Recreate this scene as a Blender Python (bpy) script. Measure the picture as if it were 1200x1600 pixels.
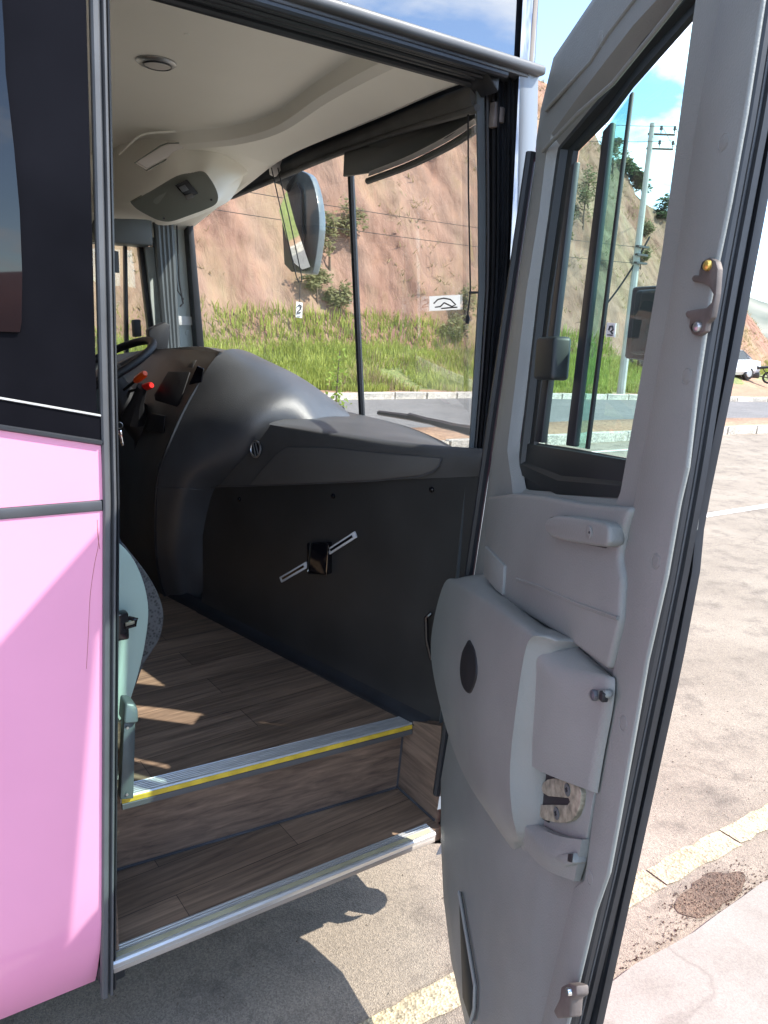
import bpy, bmesh, math, random
from mathutils import Vector, Matrix, noise
random.seed(7)
for o in list(bpy.data.objects): bpy.data.objects.remove(o)
SC = bpy.context.scene
COL = SC.collection
R_ = math.radians

# ------------------------------------------------------------------ camera
# world: x = bus forward, y = towards the bus's left side, z = up; the photographer stands at the origin
F, PX, PY, H = 1187.0, 600.0, 800.0, 1.72
_X = Vector((2420-PX, 600-PY, F)).normalized()
_Y = Vector((-210-PX, 476-PY, F)); _Y = (_Y-_X*_X.dot(_Y)).normalized()
_Z = _X.cross(_Y)
if _Z.y > 0: _Z = -_Z
RM = Matrix((_X, _Y, _Z))                      # camera (right, down, forward) -> world
CAM = Vector((0, 0, H))
cd = bpy.data.cameras.new('camera'); cam = bpy.data.objects.new('camera', cd); COL.objects.link(cam)
right, down, fwd = RM.col[0], RM.col[1], RM.col[2]
m3 = Matrix((right, -down, -fwd)).transposed()
cam.matrix_world = Matrix.Translation(CAM) @ m3.to_4x4()
cd.sensor_fit = 'VERTICAL'; cd.sensor_height = 36; cd.lens = F/1600*36
cd.clip_start = 0.02; cd.clip_end = 6000
SC.camera = cam

# ------------------------------------------------------------------ sky and sun
SUN_EL, SUN_AZ = R_(47.5), R_(-42)               # azimuth from +x towards +y
W = bpy.data.worlds.new('World'); SC.world = W; W.use_nodes = True
nt = W.node_tree; nt.nodes.clear()
def wn(t, **k):
    n = nt.nodes.new(t)
    for a, b in k.items(): setattr(n, a, b)
    return n
sky = wn('ShaderNodeTexSky', sky_type='NISHITA', sun_disc=False, sun_elevation=SUN_EL, sun_rotation=R_(90)-SUN_AZ)
sky.air_density = 0.85; sky.dust_density = 0.05; sky.ozone_density = 1.3; sky.altitude = 900
tc = wn('ShaderNodeTexCoord'); sep = wn('ShaderNodeSeparateXYZ'); nt.links.new(tc.outputs['Generated'], sep.inputs[0])
zc = wn('ShaderNodeMath', operation='MAXIMUM'); nt.links.new(sep.outputs[2], zc.inputs[0]); zc.inputs[1].default_value = 0.0
za = wn('ShaderNodeMath', operation='ADD'); nt.links.new(zc.outputs[0], za.inputs[0]); za.inputs[1].default_value = 0.22
dv = wn('ShaderNodeVectorMath', operation='DIVIDE'); cmb = wn('ShaderNodeCombineXYZ')
for i in range(3): nt.links.new(za.outputs[0], cmb.inputs[i])
nt.links.new(tc.outputs['Generated'], dv.inputs[0]); nt.links.new(cmb.outputs[0], dv.inputs[1])
nz = wn('ShaderNodeTexNoise'); nz.inputs['Scale'].default_value = 1.9; nz.inputs['Detail'].default_value = 9; nz.inputs['Roughness'].default_value = 0.56
nz.inputs['Distortion'].default_value = 0.3
CLOUD_OFF = (1.7, -2.3, 0.0)
off = wn('ShaderNodeVectorMath', operation='ADD'); off.inputs[1].default_value = CLOUD_OFF; nt.links.new(dv.outputs[0], off.inputs[0])
nt.links.new(off.outputs[0], nz.inputs['Vector'])
rp = wn('ShaderNodeValToRGB'); rp.color_ramp.elements[0].position = 0.49; rp.color_ramp.elements[1].position = 0.66
nt.links.new(nz.outputs['Fac'], rp.inputs[0])
mx = wn('ShaderNodeMixRGB'); mx.inputs[2].default_value = (7.2, 7.4, 7.6, 1)
nt.links.new(rp.outputs[0], mx.inputs[0]); nt.links.new(sky.outputs[0], mx.inputs[1])
bg = wn('ShaderNodeBackground'); bg.inputs['Strength'].default_value = 0.115
out = wn('ShaderNodeOutputWorld'); nt.links.new(mx.outputs[0], bg.inputs[0]); nt.links.new(bg.outputs[0], out.inputs[0])
sd = bpy.data.lights.new('sun', 'SUN'); sd.energy = 2.1; sd.angle = R_(0.53); sd.color = (1.0, 0.95, 0.87)
sun = bpy.data.objects.new('sun', sd); COL.objects.link(sun)
sv = Vector((math.cos(SUN_EL)*math.cos(SUN_AZ), math.cos(SUN_EL)*math.sin(SUN_AZ), math.sin(SUN_EL)))
sun.rotation_euler = sv.to_track_quat('Z', 'Y').to_euler(); sun.location = sv*30
SC.view_settings.view_transform = 'Standard'; SC.view_settings.look = 'None'
SC.view_settings.exposure = 2.3; SC.view_settings.gamma = 1.0; SC.view_settings.use_curve_mapping = False
SC.render.engine = 'CYCLES'
SC.cycles.max_bounces = 8; SC.cycles.transparent_max_bounces = 16; SC.cycles.caustics_reflective = False

# ------------------------------------------------------------------ pixel -> world
def ray(u, v): return RM @ Vector((u-PX, v-PY, F))
def on(u, v, ax, val):
    d = ray(u, v); i = 'xyz'.index(ax); return CAM + d*((val-CAM[i])/d[i])
def Y(u, v, y): return on(u, v, 'y', y)
def Zp(u, v, z): return on(u, v, 'z', z)
def plane(u, v, p, n):
    d = ray(u, v); return CAM + d*((p-CAM).dot(n)/d.dot(n))
def wall(u, v, off=0.0):                       # the dashboard's passenger face: x = 1.594 - .214 y
    n = Vector((1, .214, 0)); return plane(u, v, Vector((1.594-off, 0, 0)), n)
HG = Vector((1.24, 1.38, 0)); DA = R_(66)
DD = Vector((-math.cos(DA), -math.sin(DA), 0)); DN = Vector((-math.sin(DA), math.cos(DA), 0)); DK = .07
def D(u, v, t):                                # a point on the open door, t metres inside its outer skin
    return plane(u, v, HG+DN*t+Vector((0, 0, 1.3)), DN+Vector((0, 0, DK)))
def DW(s, t, z): return HG + DD*s + DN*(t-DK*(z-1.3)) + Vector((0, 0, z))

# ------------------------------------------------------------------ materials
MATS = {}
def nodes(name):
    m = bpy.data.materials.new(name); m.use_nodes = True; MATS[name] = m
    t = m.node_tree; b = t.nodes['Principled BSDF']; return m, t, b
def mat(name, col, rough=.5, metal=0.0, var=.12, vscale=6.0, bump=0.0, bscale=80.0, coat=0.0, spec=.5, col2=None, stretch=None, ior=None, rvar=0.0, detail=5):
    m, t, b = nodes(name); N = t.nodes.new; L = t.links.new
    tc = N('ShaderNodeTexCoord'); src = tc.outputs['Object']
    if stretch:
        mp = N('ShaderNodeMapping'); mp.inputs['Scale'].default_value = stretch; L(src, mp.inputs[0]); src = mp.outputs[0]
    nz = N('ShaderNodeTexNoise'); nz.inputs['Scale'].default_value = vscale; nz.inputs['Detail'].default_value = detail; L(src, nz.inputs['Vector'])
    r = N('ShaderNodeValToRGB'); r.color_ramp.elements[0].position = .3; r.color_ramp.elements[1].position = .7
    c1 = tuple(c*(1-var) for c in col); c2 = col2 or tuple(min(1, c*(1+var)) for c in col)
    r.color_ramp.elements[0].color = (*c1, 1); r.color_ramp.elements[1].color = (*c2, 1)
    L(nz.outputs['Fac'], r.inputs[0]); L(r.outputs[0], b.inputs['Base Color'])
    b.inputs['Roughness'].default_value = rough; b.inputs['Metallic'].default_value = metal
    b.inputs['Coat Weight'].default_value = coat; b.inputs['Coat Roughness'].default_value = .06
    b.inputs['Specular IOR Level'].default_value = spec
    if ior: b.inputs['IOR'].default_value = ior
    if rvar:
        mr = N('ShaderNodeMapRange'); mr.inputs[3].default_value = max(0, rough-rvar); mr.inputs[4].default_value = rough+rvar
        n3 = N('ShaderNodeTexNoise'); n3.inputs['Scale'].default_value = vscale*1.7; n3.inputs['Detail'].default_value = 6; L(src, n3.inputs['Vector'])
        L(n3.outputs['Fac'], mr.inputs[0]); L(mr.outputs[0], b.inputs['Roughness'])
    if bump:
        n2 = N('ShaderNodeTexNoise'); n2.inputs['Scale'].default_value = bscale; n2.inputs['Detail'].default_value = 3; L(src, n2.inputs['Vector'])
        bp = N('ShaderNodeBump'); bp.inputs['Strength'].default_value = bump; bp.inputs['Distance'].default_value = .002
        L(n2.outputs['Fac'], bp.inputs['Height']); L(bp.outputs[0], b.inputs['Normal'])
    return m
def glass(name, tint, refl=1.5, rough=0.0, dirt=0.0):
    m, t, b = nodes(name); N = t.nodes.new; L = t.links.new; t.nodes.remove(b)
    tr = N('ShaderNodeBsdfTransparent'); tr.inputs[0].default_value = (*tint, 1)
    gl = N('ShaderNodeBsdfGlossy'); gl.inputs['Roughness'].default_value = rough
    lw = N('ShaderNodeLayerWeight'); lw.inputs[0].default_value = .5; r0 = ((refl-1)/(refl+1))**2*1.8
    pw = N('ShaderNodeMath'); pw.operation = 'POWER'; pw.inputs[1].default_value = 4.0; L(lw.outputs['Facing'], pw.inputs[0])
    fr = N('ShaderNodeMath'); fr.operation = 'MULTIPLY_ADD'; fr.inputs[1].default_value = 1-r0; fr.inputs[2].default_value = r0; L(pw.outputs[0], fr.inputs[0])
    mx = N('ShaderNodeMixShader'); L(fr.outputs[0], mx.inputs[0]); L(tr.outputs[0], mx.inputs[1]); L(gl.outputs[0], mx.inputs[2])
    last = mx
    if dirt:                                   # a pale film over the glass: dust, plus the windshield's painted haze
        df = N('ShaderNodeBsdfDiffuse'); df.inputs[0].default_value = (.75, .75, .75, 1)
        tc = N('ShaderNodeTexCoord'); nz = N('ShaderNodeTexNoise'); nz.inputs['Scale'].default_value = 5; nz.inputs['Detail'].default_value = 8
        L(tc.outputs['Object'], nz.inputs['Vector'])
        mr = N('ShaderNodeMapRange'); mr.inputs[1].default_value = .3; mr.inputs[2].default_value = .8; mr.inputs[3].default_value = dirt*.4; mr.inputs[4].default_value = dirt*1.6
        L(nz.outputs['Fac'], mr.inputs[0])
        m2 = N('ShaderNodeMixShader'); L(mr.outputs[0], m2.inputs[0]); L(mx.outputs[0], m2.inputs[1]); L(df.outputs[0], m2.inputs[2]); last = m2
    L(last.outputs[0], t.nodes['Material Output'].inputs[0]); return m

def leaf(name, c, c2):
    m = mat(name, c, .6, var=.3, vscale=1.2, col2=c2, spec=.2); t = m.node_tree; b = t.nodes['Principled BSDF']
    b.inputs['Subsurface Weight'].default_value = 0
    N = t.nodes.new; L = t.links.new
    tl = N('ShaderNodeBsdfTranslucent'); tl.inputs[0].default_value = (*c2, 1); ms = N('ShaderNodeMixShader'); ms.inputs[0].default_value = .35
    L(b.outputs[0], ms.inputs[1]); L(tl.outputs[0], ms.inputs[2]); L(ms.outputs[0], t.nodes['Material Output'].inputs[0])
mat('pink', (.79, .30, .47), .3, var=.05, vscale=2.5, coat=.9, bump=.05, bscale=5, detail=10)
mat('black_panel', (.006, .006, .008), .35, var=.4, vscale=3, spec=.02, rvar=.06)
mat('mirror_glass_dark', (.01, .011, .014), .015, var=.3, vscale=2, spec=1.0, ior=2.0)
mat('rubber', (.016, .018, .022), .42, var=.25, vscale=9, bump=.1, bscale=60)
mat('rubber_grey', (.055, .058, .066), .38, var=.3, vscale=7, bump=.1, bscale=60)
mat('alu', (.60, .60, .58), .38, .6, var=.15, vscale=12, rvar=.1, stretch=(1, 8, 8))
mat('alu_dull', (.085, .088, .092), .5, .1, var=.2, vscale=8, rvar=.1)
mat('chrome', (.8, .8, .8), .08, 1.0, var=.05)
mat('body_grey', (.20, .225, .25), .35, var=.06, vscale=3, coat=.2)
mat('trim_beige', (.30, .26, .22), .5, var=.2)
mat('off_white', (.6, .6, .6), .5)
mat('body_worn', (.06, .11, .25), .4, var=.3, vscale=60, col2=(.36, .40, .44), stretch=(1.5, 1.5, .3), coat=.2)
mat('door_grey', (.19, .2, .19), .46, var=.09, vscale=5, bump=.35, bscale=330, rvar=.09, detail=12)
mat('door_dark', (.012, .016, .017), .5, var=.2)
mat('ceiling_beige', (.86, .85, .775), .55, var=.04, vscale=1.6, bump=.06, bscale=120)
mat('ceiling_lens', (.62, .59, .56), .35, var=.04)
mat('console_plate', (.17, .19, .165), .5, var=.06, bump=.1, bscale=300)
mat('dash', (.055, .057, .062), .38, var=.15, vscale=7, bump=.55, bscale=380, spec=.7)
mat('dash_top', (.058, .058, .058), .5, var=.15, vscale=7, bump=.3, bscale=420)
mat('panel_black', (.027, .026, .025), .42, var=.2, vscale=5, bump=.15, bscale=300)
mat('inset', (.085, .08, .074), .45, var=.08)
mat('instrument', (.042, .042, .042), .5, var=.2, vscale=8)
mat('black_gloss', (.004, .004, .006), .12, var=.1)
mat('black_soft', (.008, .008, .010), .6, var=.2)
mat('mint', (.41, .53, .455), .45, var=.05, vscale=4, bump=.08, bscale=250)
mat('post_metal', (.085, .105, .105), .4, .2, var=.12, vscale=9, bump=.1)
mat('yellow', (.62, .44, .04), .5, var=.2, vscale=30)
mat('strip_tan', (.40, .37, .24), .6, var=.2, vscale=12)
mat('window_dark', (.006, .006, .008), .02, var=.2, spec=.5, ior=1.45)
mat('pillar_pale', (.52, .58, .56), .5, var=.05)
mat('pillar_grey', (.075, .085, .088), .5, var=.1)
mat('blind', (.055, .055, .055), .7, var=.35, vscale=9, bump=.2, bscale=200)
mat('visor_dark', (.012, .013, .016), .4, var=.2)
mat('white_card', (.78, .78, .75), .6, var=.04)
mat('ink', (.06, .06, .07), .6)
mat('red_plastic', (.72, .02, .015), .3); mat('orange_plastic', (.85, .10, .01), .3)
mat('brass', (.70, .48, .12), .3, .8); mat('rust', (.125, .105, .095), .65, .3, var=.35, vscale=25, bump=.3)
mat('old_cream', (.24, .225, .17), .42, .35, var=.35, vscale=70, bump=.4, bscale=90, col2=(.46, .43, .33), detail=10)
mat('mirror_shell', (.095, .125, .135), .3, var=.12, vscale=20, stretch=(4, 4, 1), coat=.4)
mat('steel', (.42, .42, .42), .35, .9, var=.1)
mat('seat_navy', (.035, .04, .055), .8, var=.2, bump=.3, bscale=200)
mat('body_dark', (.02, .02, .022), .8)
glass('windshield_glass', (.95, .975, .955), 1.34, dirt=.12)  # film strengthened here to paint a milky haze over the view
glass('door_glass', (.62, .865, .82), 1.3, dirt=.03)
glass('door_glass_green', (.55, .84, .76), 1.35, dirt=.05)
glass('side_glass', (.90, .93, .90), 1.4, dirt=.05)
leaf('sticker', (.7, .68, .66), (.8, .78, .76))
mat('mirror', (.85, .87, .85), .03, 1.0, var=.02)

def wood(name='wood', plain=False, sc=(2.2, 38, 38)):
    m, t, b = nodes(name); N = t.nodes.new; L = t.links.new
    tc = N('ShaderNodeTexCoord'); src = tc.outputs['Object']
    br = N('ShaderNodeTexBrick'); br.inputs['Scale'].default_value = 1.0; br.inputs['Brick Width'].default_value = .92; br.inputs['Row Height'].default_value = .118
    br.inputs['Mortar Size'].default_value = .0009; br.offset = .37
    br.inputs['Color1'].default_value = (.245, .178, .13, 1); br.inputs['Color2'].default_value = (.165, .12, .088, 1); br.inputs['Mortar'].default_value = (.03, .022, .018, 1)
    mp0 = N('ShaderNodeMapping'); mp0.inputs['Rotation'].default_value = (0, 0, R_(-3)); L(src, mp0.inputs[0]); L(mp0.outputs[0], br.inputs['Vector'])
    if plain: br.inputs['Brick Width'].default_value = 50; br.inputs['Row Height'].default_value = 50; br.inputs['Color1'].default_value = br.inputs['Color2'].default_value = (.19, .14, .11, 1); br.inputs['Mortar Size'].default_value = 0
    mp = N('ShaderNodeMapping'); mp.inputs['Scale'].default_value = sc; L(mp0.outputs[0], mp.inputs[0])
    nz = N('ShaderNodeTexNoise'); nz.inputs['Scale'].default_value = 1.6; nz.inputs['Detail'].default_value = 8; nz.inputs['Roughness'].default_value = .65; nz.inputs['Distortion'].default_value = .6; L(mp.outputs[0], nz.inputs['Vector'])
    r = N('ShaderNodeValToRGB'); r.color_ramp.elements[0].position = .3; r.color_ramp.elements[1].position = .72
    r.color_ramp.elements[0].color = (.42, .40, .40, 1); r.color_ramp.elements[1].color = (1.5, 1.42, 1.3, 1); L(nz.outputs['Fac'], r.inputs[0])
    mu = N('ShaderNodeMixRGB'); mu.blend_type = 'MULTIPLY'; mu.inputs[0].default_value = 1; L(br.outputs['Color'], mu.inputs[1]); L(r.outputs[0], mu.inputs[2])
    L(mu.outputs[0], b.inputs['Base Color'])
    n2 = N('ShaderNodeTexNoise'); n2.inputs['Scale'].default_value = 7; n2.inputs['Detail'].default_value = 7; L(src, n2.inputs['Vector'])
    mr = N('ShaderNodeMapRange'); mr.inputs[3].default_value = .32; mr.inputs[4].default_value = .6; L(n2.outputs['Fac'], mr.inputs[0]); L(mr.outputs[0], b.inputs['Roughness'])
wood(); wood('wood_plain', True); wood('wood_side', True, (38, 2.2, 38))

def mesh_fabric():
    m, t, b = nodes('mesh_fabric'); N = t.nodes.new; L = t.links.new
    tc = N('ShaderNodeTexCoord'); vo = N('ShaderNodeTexVoronoi'); vo.inputs['Scale'].default_value = 130; L(tc.outputs['Object'], vo.inputs['Vector'])
    r = N('ShaderNodeValToRGB'); r.color_ramp.elements[0].color = (.012, .012, .012, 1); r.color_ramp.elements[1].color = (.10, .10, .10, 1); r.color_ramp.elements[1].position = .6
    L(vo.outputs['Distance'], r.inputs[0]); L(r.outputs[0], b.inputs['Base Color']); b.inputs['Roughness'].default_value = .8
    bp = N('ShaderNodeBump'); bp.inputs['Strength'].default_value = .6; bp.inputs['Distance'].default_value = .002; L(vo.outputs['Distance'], bp.inputs['Height']); L(bp.outputs[0], b.inputs['Normal'])
mesh_fabric()

def asphalt(name, c1, c2, c3, big=.6, speck=160.0, bump=.6, crack=True, sk=.85):
    m, t, b = nodes(name); N = t.nodes.new; L = t.links.new
    tc = N('ShaderNodeTexCoord'); src = tc.outputs['Object']
    def ns(s, d=6, ro=.6):
        n = N('ShaderNodeTexNoise'); n.inputs['Scale'].default_value = s; n.inputs['Detail'].default_value = d; n.inputs['Roughness'].default_value = ro; L(src, n.inputs['Vector']); return n.outputs['Fac']
    def ramp(f, p0, p1, a, bb):
        r = N('ShaderNodeValToRGB'); r.color_ramp.elements[0].position = p0; r.color_ramp.elements[1].position = p1
        r.color_ramp.elements[0].color = (*a, 1); r.color_ramp.elements[1].color = (*bb, 1); L(f, r.inputs[0]); return r.outputs[0]
    base = ramp(ns(big, 8, .65), .38, .62, c1, c2)
    mid = N('ShaderNodeMixRGB'); mid.inputs[2].default_value = (*c3, 1); L(base, mid.inputs[1])
    fm = ramp(ns(4.5, 9, .7), .5, .68, (0, 0, 0), (.8, .8, .8)); L(fm, mid.inputs[0])
    vo = N('ShaderNodeTexVoronoi'); vo.inputs['Scale'].default_value = speck; L(src, vo.inputs['Vector'])
    sp = ramp(vo.outputs['Color'], .15, .85, (.5, .5, .5), (1.45, 1.42, 1.38))
    mu = N('ShaderNodeMixRGB'); mu.blend_type = 'MULTIPLY'; mu.inputs[0].default_value = sk; L(mid.outputs[0], mu.inputs[1]); L(sp, mu.inputs[2])
    last = mu
    if crack:
        v2 = N('ShaderNodeTexVoronoi'); v2.feature = 'DISTANCE_TO_EDGE'; v2.inputs['Scale'].default_value = .4
        nn = N('ShaderNodeTexNoise'); nn.inputs['Scale'].default_value = 2.5; nn.inputs['Detail'].default_value = 6; L(src, nn.inputs['Vector'])
        ad = N('ShaderNodeMixRGB'); ad.blend_type = 'ADD'; ad.inputs[0].default_value = .55; L(src, ad.inputs[1]); L(nn.outputs['Color'], ad.inputs[2]); L(ad.outputs[0], v2.inputs['Vector'])
        cr = ramp(v2.outputs['Distance'], .0, .006, (.6, .57, .55), (1, 1, 1))
        m2 = N('ShaderNodeMixRGB'); m2.blend_type = 'MULTIPLY'; m2.inputs[0].default_value = .5; L(mu.outputs[0], m2.inputs[1]); L(cr, m2.inputs[2]); last = m2
    L(last.outputs[0], b.inputs['Base Color']); b.inputs['Roughness'].default_value = .85
    bp = N('ShaderNodeBump'); bp.inputs['Strength'].default_value = bump; bp.inputs['Distance'].default_value = .006; L(vo.outputs['Distance'], bp.inputs['Height']); L(bp.outputs[0], b.inputs['Normal'])
asphalt('asphalt', (.235, .195, .15), (.305, .256, .2), (.13, .106, .083), big=1.1, speck=260, bump=.4, sk=.55)
asphalt('asphalt_road', (.15, .145, .14), (.19, .18, .175), (.12, .115, .11), speck=90, crack=False)
asphalt('concrete', (.245, .222, .188), (.29, .265, .228), (.205, .182, .15), big=1.2, speck=300, bump=.1, sk=.25)
asphalt('dirt', (.29, .17, .10), (.35, .225, .14), (.24, .125, .07), speck=40, crack=False)
asphalt('kerb_paint', (.45, .41, .35), (.52, .48, .42), (.33, .28, .22), big=2, speck=60, crack=False)
asphalt('line_yellow', (.42, .35, .22), (.48, .41, .28), (.30, .25, .18), big=2.5, speck=120)
asphalt('line_white', (.66, .64, .60), (.72, .70, .66), (.35, .32, .29), big=3, speck=120, crack=False)
asphalt('grit', (.12, .08, .055), (.16, .11, .075), (.08, .052, .037), speck=200, crack=False)

def hill_mat():
    m, t, b = nodes('hill_earth'); N = t.nodes.new; L = t.links.new
    tc = N('ShaderNodeTexCoord'); src = tc.outputs['Object']
    mp = N('ShaderNodeMapping'); mp.inputs['Scale'].default_value = (1, .5, .4); mp.inputs['Rotation'].default_value = (0, R_(22), 0); L(src, mp.inputs[0])
    def ns(v, s, d=9, ro=.65, dist=0.0):
        n = N('ShaderNodeTexNoise'); n.inputs['Scale'].default_value = s; n.inputs['Detail'].default_value = d; n.inputs['Roughness'].default_value = ro; n.inputs['Distortion'].default_value = dist; L(v, n.inputs['Vector']); return n.outputs['Fac']
    def ramp(f, stops):
        r = N('ShaderNodeValToRGB'); e = r.color_ramp.elements
        e[0].position, e[0].color = stops[0][0], (*stops[0][1], 1); e[1].position, e[1].color = stops[-1][0], (*stops[-1][1], 1)
        for p, c in stops[1:-1]:
            q = e.new(p); q.color = (*c, 1)
        L(f, r.inputs[0]); return r.outputs[0]
    red = ramp(ns(mp.outputs[0], .35, dist=.5), [(.28, (.19, .10, .072)), (.45, (.255, .150, .110)), (.58, (.285, .185, .138)), (.72, (.23, .118, .08))])
    streak = ramp(ns(mp.outputs[0], 1.6, 8, .7, .8), [(.30, (.55, .5, .47)), (.5, (1, 1, 1)), (.7, (1.25, 1.2, 1.1))])
    mu = N('ShaderNodeMixRGB'); mu.blend_type = 'MULTIPLY'; mu.inputs[0].default_value = .9; L(red, mu.inputs[1]); L(streak, mu.inputs[2])
    dry = ramp(ns(src, 2.2, 10, .75), [(.3, (.20, .16, .085)), (.7, (.34, .285, .165))])
    f = ramp(ns(mp.outputs[0], .28, 10, .72, .3), [(.47, (0, 0, 0)), (.70, (.7, .7, .7))])
    m2 = N('ShaderNodeMixRGB'); L(f, m2.inputs[0]); L(mu.outputs[0], m2.inputs[1]); L(dry, m2.inputs[2])
    gr = ramp(ns(src, .5, 8, .7), [(.66, (0, 0, 0)), (.78, (.5, .5, .5))])
    m3_ = N('ShaderNodeMixRGB'); m3_.inputs[2].default_value = (.14, .15, .05, 1); L(gr, m3_.inputs[0]); L(m2.outputs[0], m3_.inputs[1])
    L(m3_.outputs[0], b.inputs['Base Color']); b.inputs['Roughness'].default_value = .95; b.inputs['Specular IOR Level'].default_value = .1
    bp = N('ShaderNodeBump'); bp.inputs['Strength'].default_value = .6; bp.inputs['Distance'].default_value = .16; L(ns(mp.outputs[0], 2.5, 10, .7, .5), bp.inputs['Height']); L(bp.outputs[0], b.inputs['Normal'])
hill_mat()
leaf('grass_green', (.25, .30, .05), (.42, .46, .11)); leaf('grass_dry', (.30, .23, .10), (.44, .36, .19))
leaf('leaf_dark', (.035, .07, .02), (.08, .13, .04)); leaf('leaf_olive', (.16, .165, .065), (.25, .24, .11)); leaf('leaf_bright', (.13, .22, .02), (.30, .40, .06))
mat('bark', (.12, .085, .06), .9, var=.3, vscale=20)
mat('pole_concrete', (.46, .44, .40), .85, var=.1, vscale=3)
mat('insulator', (.05, .045, .04), .4); mat('wire', (.02, .02, .02), .7)
mat('far_green', (.14, .17, .13), .95, var=.35, vscale=.02, col2=(.26, .25, .2))
mat('car_white', (.72, .74, .76), .25, coat=.5, var=.02); mat('car_glass', (.02, .03, .035), .08, spec=.8)
mat('tyre', (.02, .02, .02), .8); mat('moto_red', (.55, .03, .03), .3, coat=.4); mat('tail_red', (.5, .01, .01), .2)
mat('brick_red', (.30, .10, .06), .9, var=.25, vscale=.4)
asphalt('verge_green', (.12, .15, .04), (.17, .20, .06), (.26, .20, .10), speck=30, crack=False)
mat('shadow_black', (.006, .006, .006), .9)

# ------------------------------------------------------------------ mesh helpers
def link(o, parent=None):
    COL.objects.link(o)
    if parent is not None:
        o.parent = parent
        mw = parent.get('_w')
        o.matrix_parent_inverse = Matrix.Translation(-Vector(mw)) if mw is not None else Matrix()
    return o
def obj(name, bm, m, parent=None, sharp=32, smooth=True, **props):
    me = bpy.data.meshes.new(name); bmesh.ops.recalc_face_normals(bm, faces=bm.faces); bm.to_mesh(me); bm.free()
    for mm in (m if isinstance(m, (list, tuple)) else [m]): me.materials.append(MATS[mm])
    if smooth:
        me.polygons.foreach_set('use_smooth', [True]*len(me.polygons)); me.set_sharp_from_angle(angle=R_(sharp))
    o = bpy.data.objects.new(name, me)
    for k, v in props.items(): o[k] = v
    return link(o, parent)
def thing(name, label, cat, loc, group=None):
    o = bpy.data.objects.new(name, None); COL.objects.link(o); o.location = loc; o['_w'] = list(loc); o.empty_display_size = .2
    o['label'] = label; o['category'] = cat
    if group: o['group'] = group
    return o
def merge(bm, sub, mi=0):
    mp = {}
    for v in sub.verts: mp[v] = bm.verts.new(v.co)
    for f in sub.faces:
        try: nf = bm.faces.new([mp[v] for v in f.verts]); nf.material_index = mi
        except ValueError: pass
    sub.free(); return bm
def new(): return bmesh.new()
def prism(bm, pts, vec, bev=0.0, seg=2, mi=0):
    s = new(); vec = Vector(vec)
    a = [s.verts.new(Vector(p)) for p in pts]; b = [s.verts.new(Vector(p)+vec) for p in pts]
    s.faces.new(a); s.faces.new(b[::-1]); n = len(pts)
    for i in range(n): s.faces.new((a[i], b[i], b[(i+1) % n], a[(i+1) % n]))
    bmesh.ops.recalc_face_normals(s, faces=s.faces)
    if bev: bmesh.ops.bevel(s, geom=s.edges[:], offset=bev, segments=seg, affect='EDGES', profile=.5, clamp_overlap=True)
    return merge(bm, s, mi)
def box(bm, x0, x1, y0, y1, z0, z1, bev=0.0, seg=2, mi=0):
    return prism(bm, [(x0, y0, z0), (x1, y0, z0), (x1, y1, z0), (x0, y1, z0)], (0, 0, z1-z0), bev, seg, mi)
def obox(bm, c, ax, ay, az, sx, sy, sz, bev=0.0, mi=0, seg=2):
    c = Vector(c); ax = Vector(ax).normalized()*sx/2; ay = Vector(ay).normalized()*sy/2; az = Vector(az).normalized()*sz
    return prism(bm, [c-ax-ay-az/2, c+ax-ay-az/2, c+ax+ay-az/2, c-ax+ay-az/2], az, bev, seg, mi)
def tube(bm, path, r, n=8, mi=0, cap=True, closed=False):
    P = [Vector(p) for p in path]; rs = r if isinstance(r, (list, tuple)) else [r]*len(P); rings = []; up = None
    for i, p in enumerate(P):
        if closed: d = P[(i+1) % len(P)]-P[i-1]
        else: d = P[min(i+1, len(P)-1)]-P[max(i-1, 0)]
        d = d.normalized() if d.length else Vector((0, 0, 1))
        if up is None: up = Vector((0, 0, 1)) if abs(d.z) < .9 else Vector((1, 0, 0))
        a = up - d*up.dot(d); a = a.normalized() if a.length > 1e-6 else d.orthogonal().normalized(); up = a; b = d.cross(a)
        rings.append([bm.verts.new(p+(a*math.cos(t)+b*math.sin(t))*rs[i]) for t in [2*math.pi*k/n for k in range(n)]])
    R = len(rings)
    for i in range(R if closed else R-1):
        for k in range(n):
            f = bm.faces.new((rings[i][k], rings[i][(k+1) % n], rings[(i+1) % R][(k+1) % n], rings[(i+1) % R][k])); f.material_index = mi
    if cap and not closed:
        for rg in (rings[0][::-1], rings[-1]):
            f = bm.faces.new(rg); f.material_index = mi
    return bm
def grid(bm, rows, mi=0):
    V = [[bm.verts.new(Vector(p)) for p in r] for r in rows]
    for i in range(len(V)-1):
        for j in range(len(V[0])-1):
            f = bm.faces.new((V[i][j], V[i][j+1], V[i+1][j+1], V[i+1][j])); f.material_index = mi
    return bm
def crom(pts, n):
    P = [Vector(p) for p in pts]; m = len(P)-1; res = []
    for k in range(n+1):
        x = k/n*m; i = min(int(x), m-1); t = x-i
        p0 = P[i-1] if i > 0 else P[0]*2-P[1]; p3 = P[i+2] if i+2 <= m else P[m]*2-P[m-1]; p1, p2 = P[i], P[i+1]
        res.append(.5*((2*p1)+(p2-p0)*t+(2*p0-5*p1+4*p2-p3)*t*t+(3*p1-p0-3*p2+p3)*t**3))
    return res
def patch(ctrl, nu, nv):
    cols = [crom(r, nv) for r in ctrl]
    return [list(x) for x in zip(*[crom([c[j] for c in cols], nu) for j in range(nv+1)])]
def lerp(tab, x):
    if x <= tab[0][0]: return tab[0][1]
    for (a, b), (c, d) in zip(tab, tab[1:]):
        if x <= c: return b+(d-b)*(x-a)/(c-a)
    return tab[-1][1]
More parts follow.
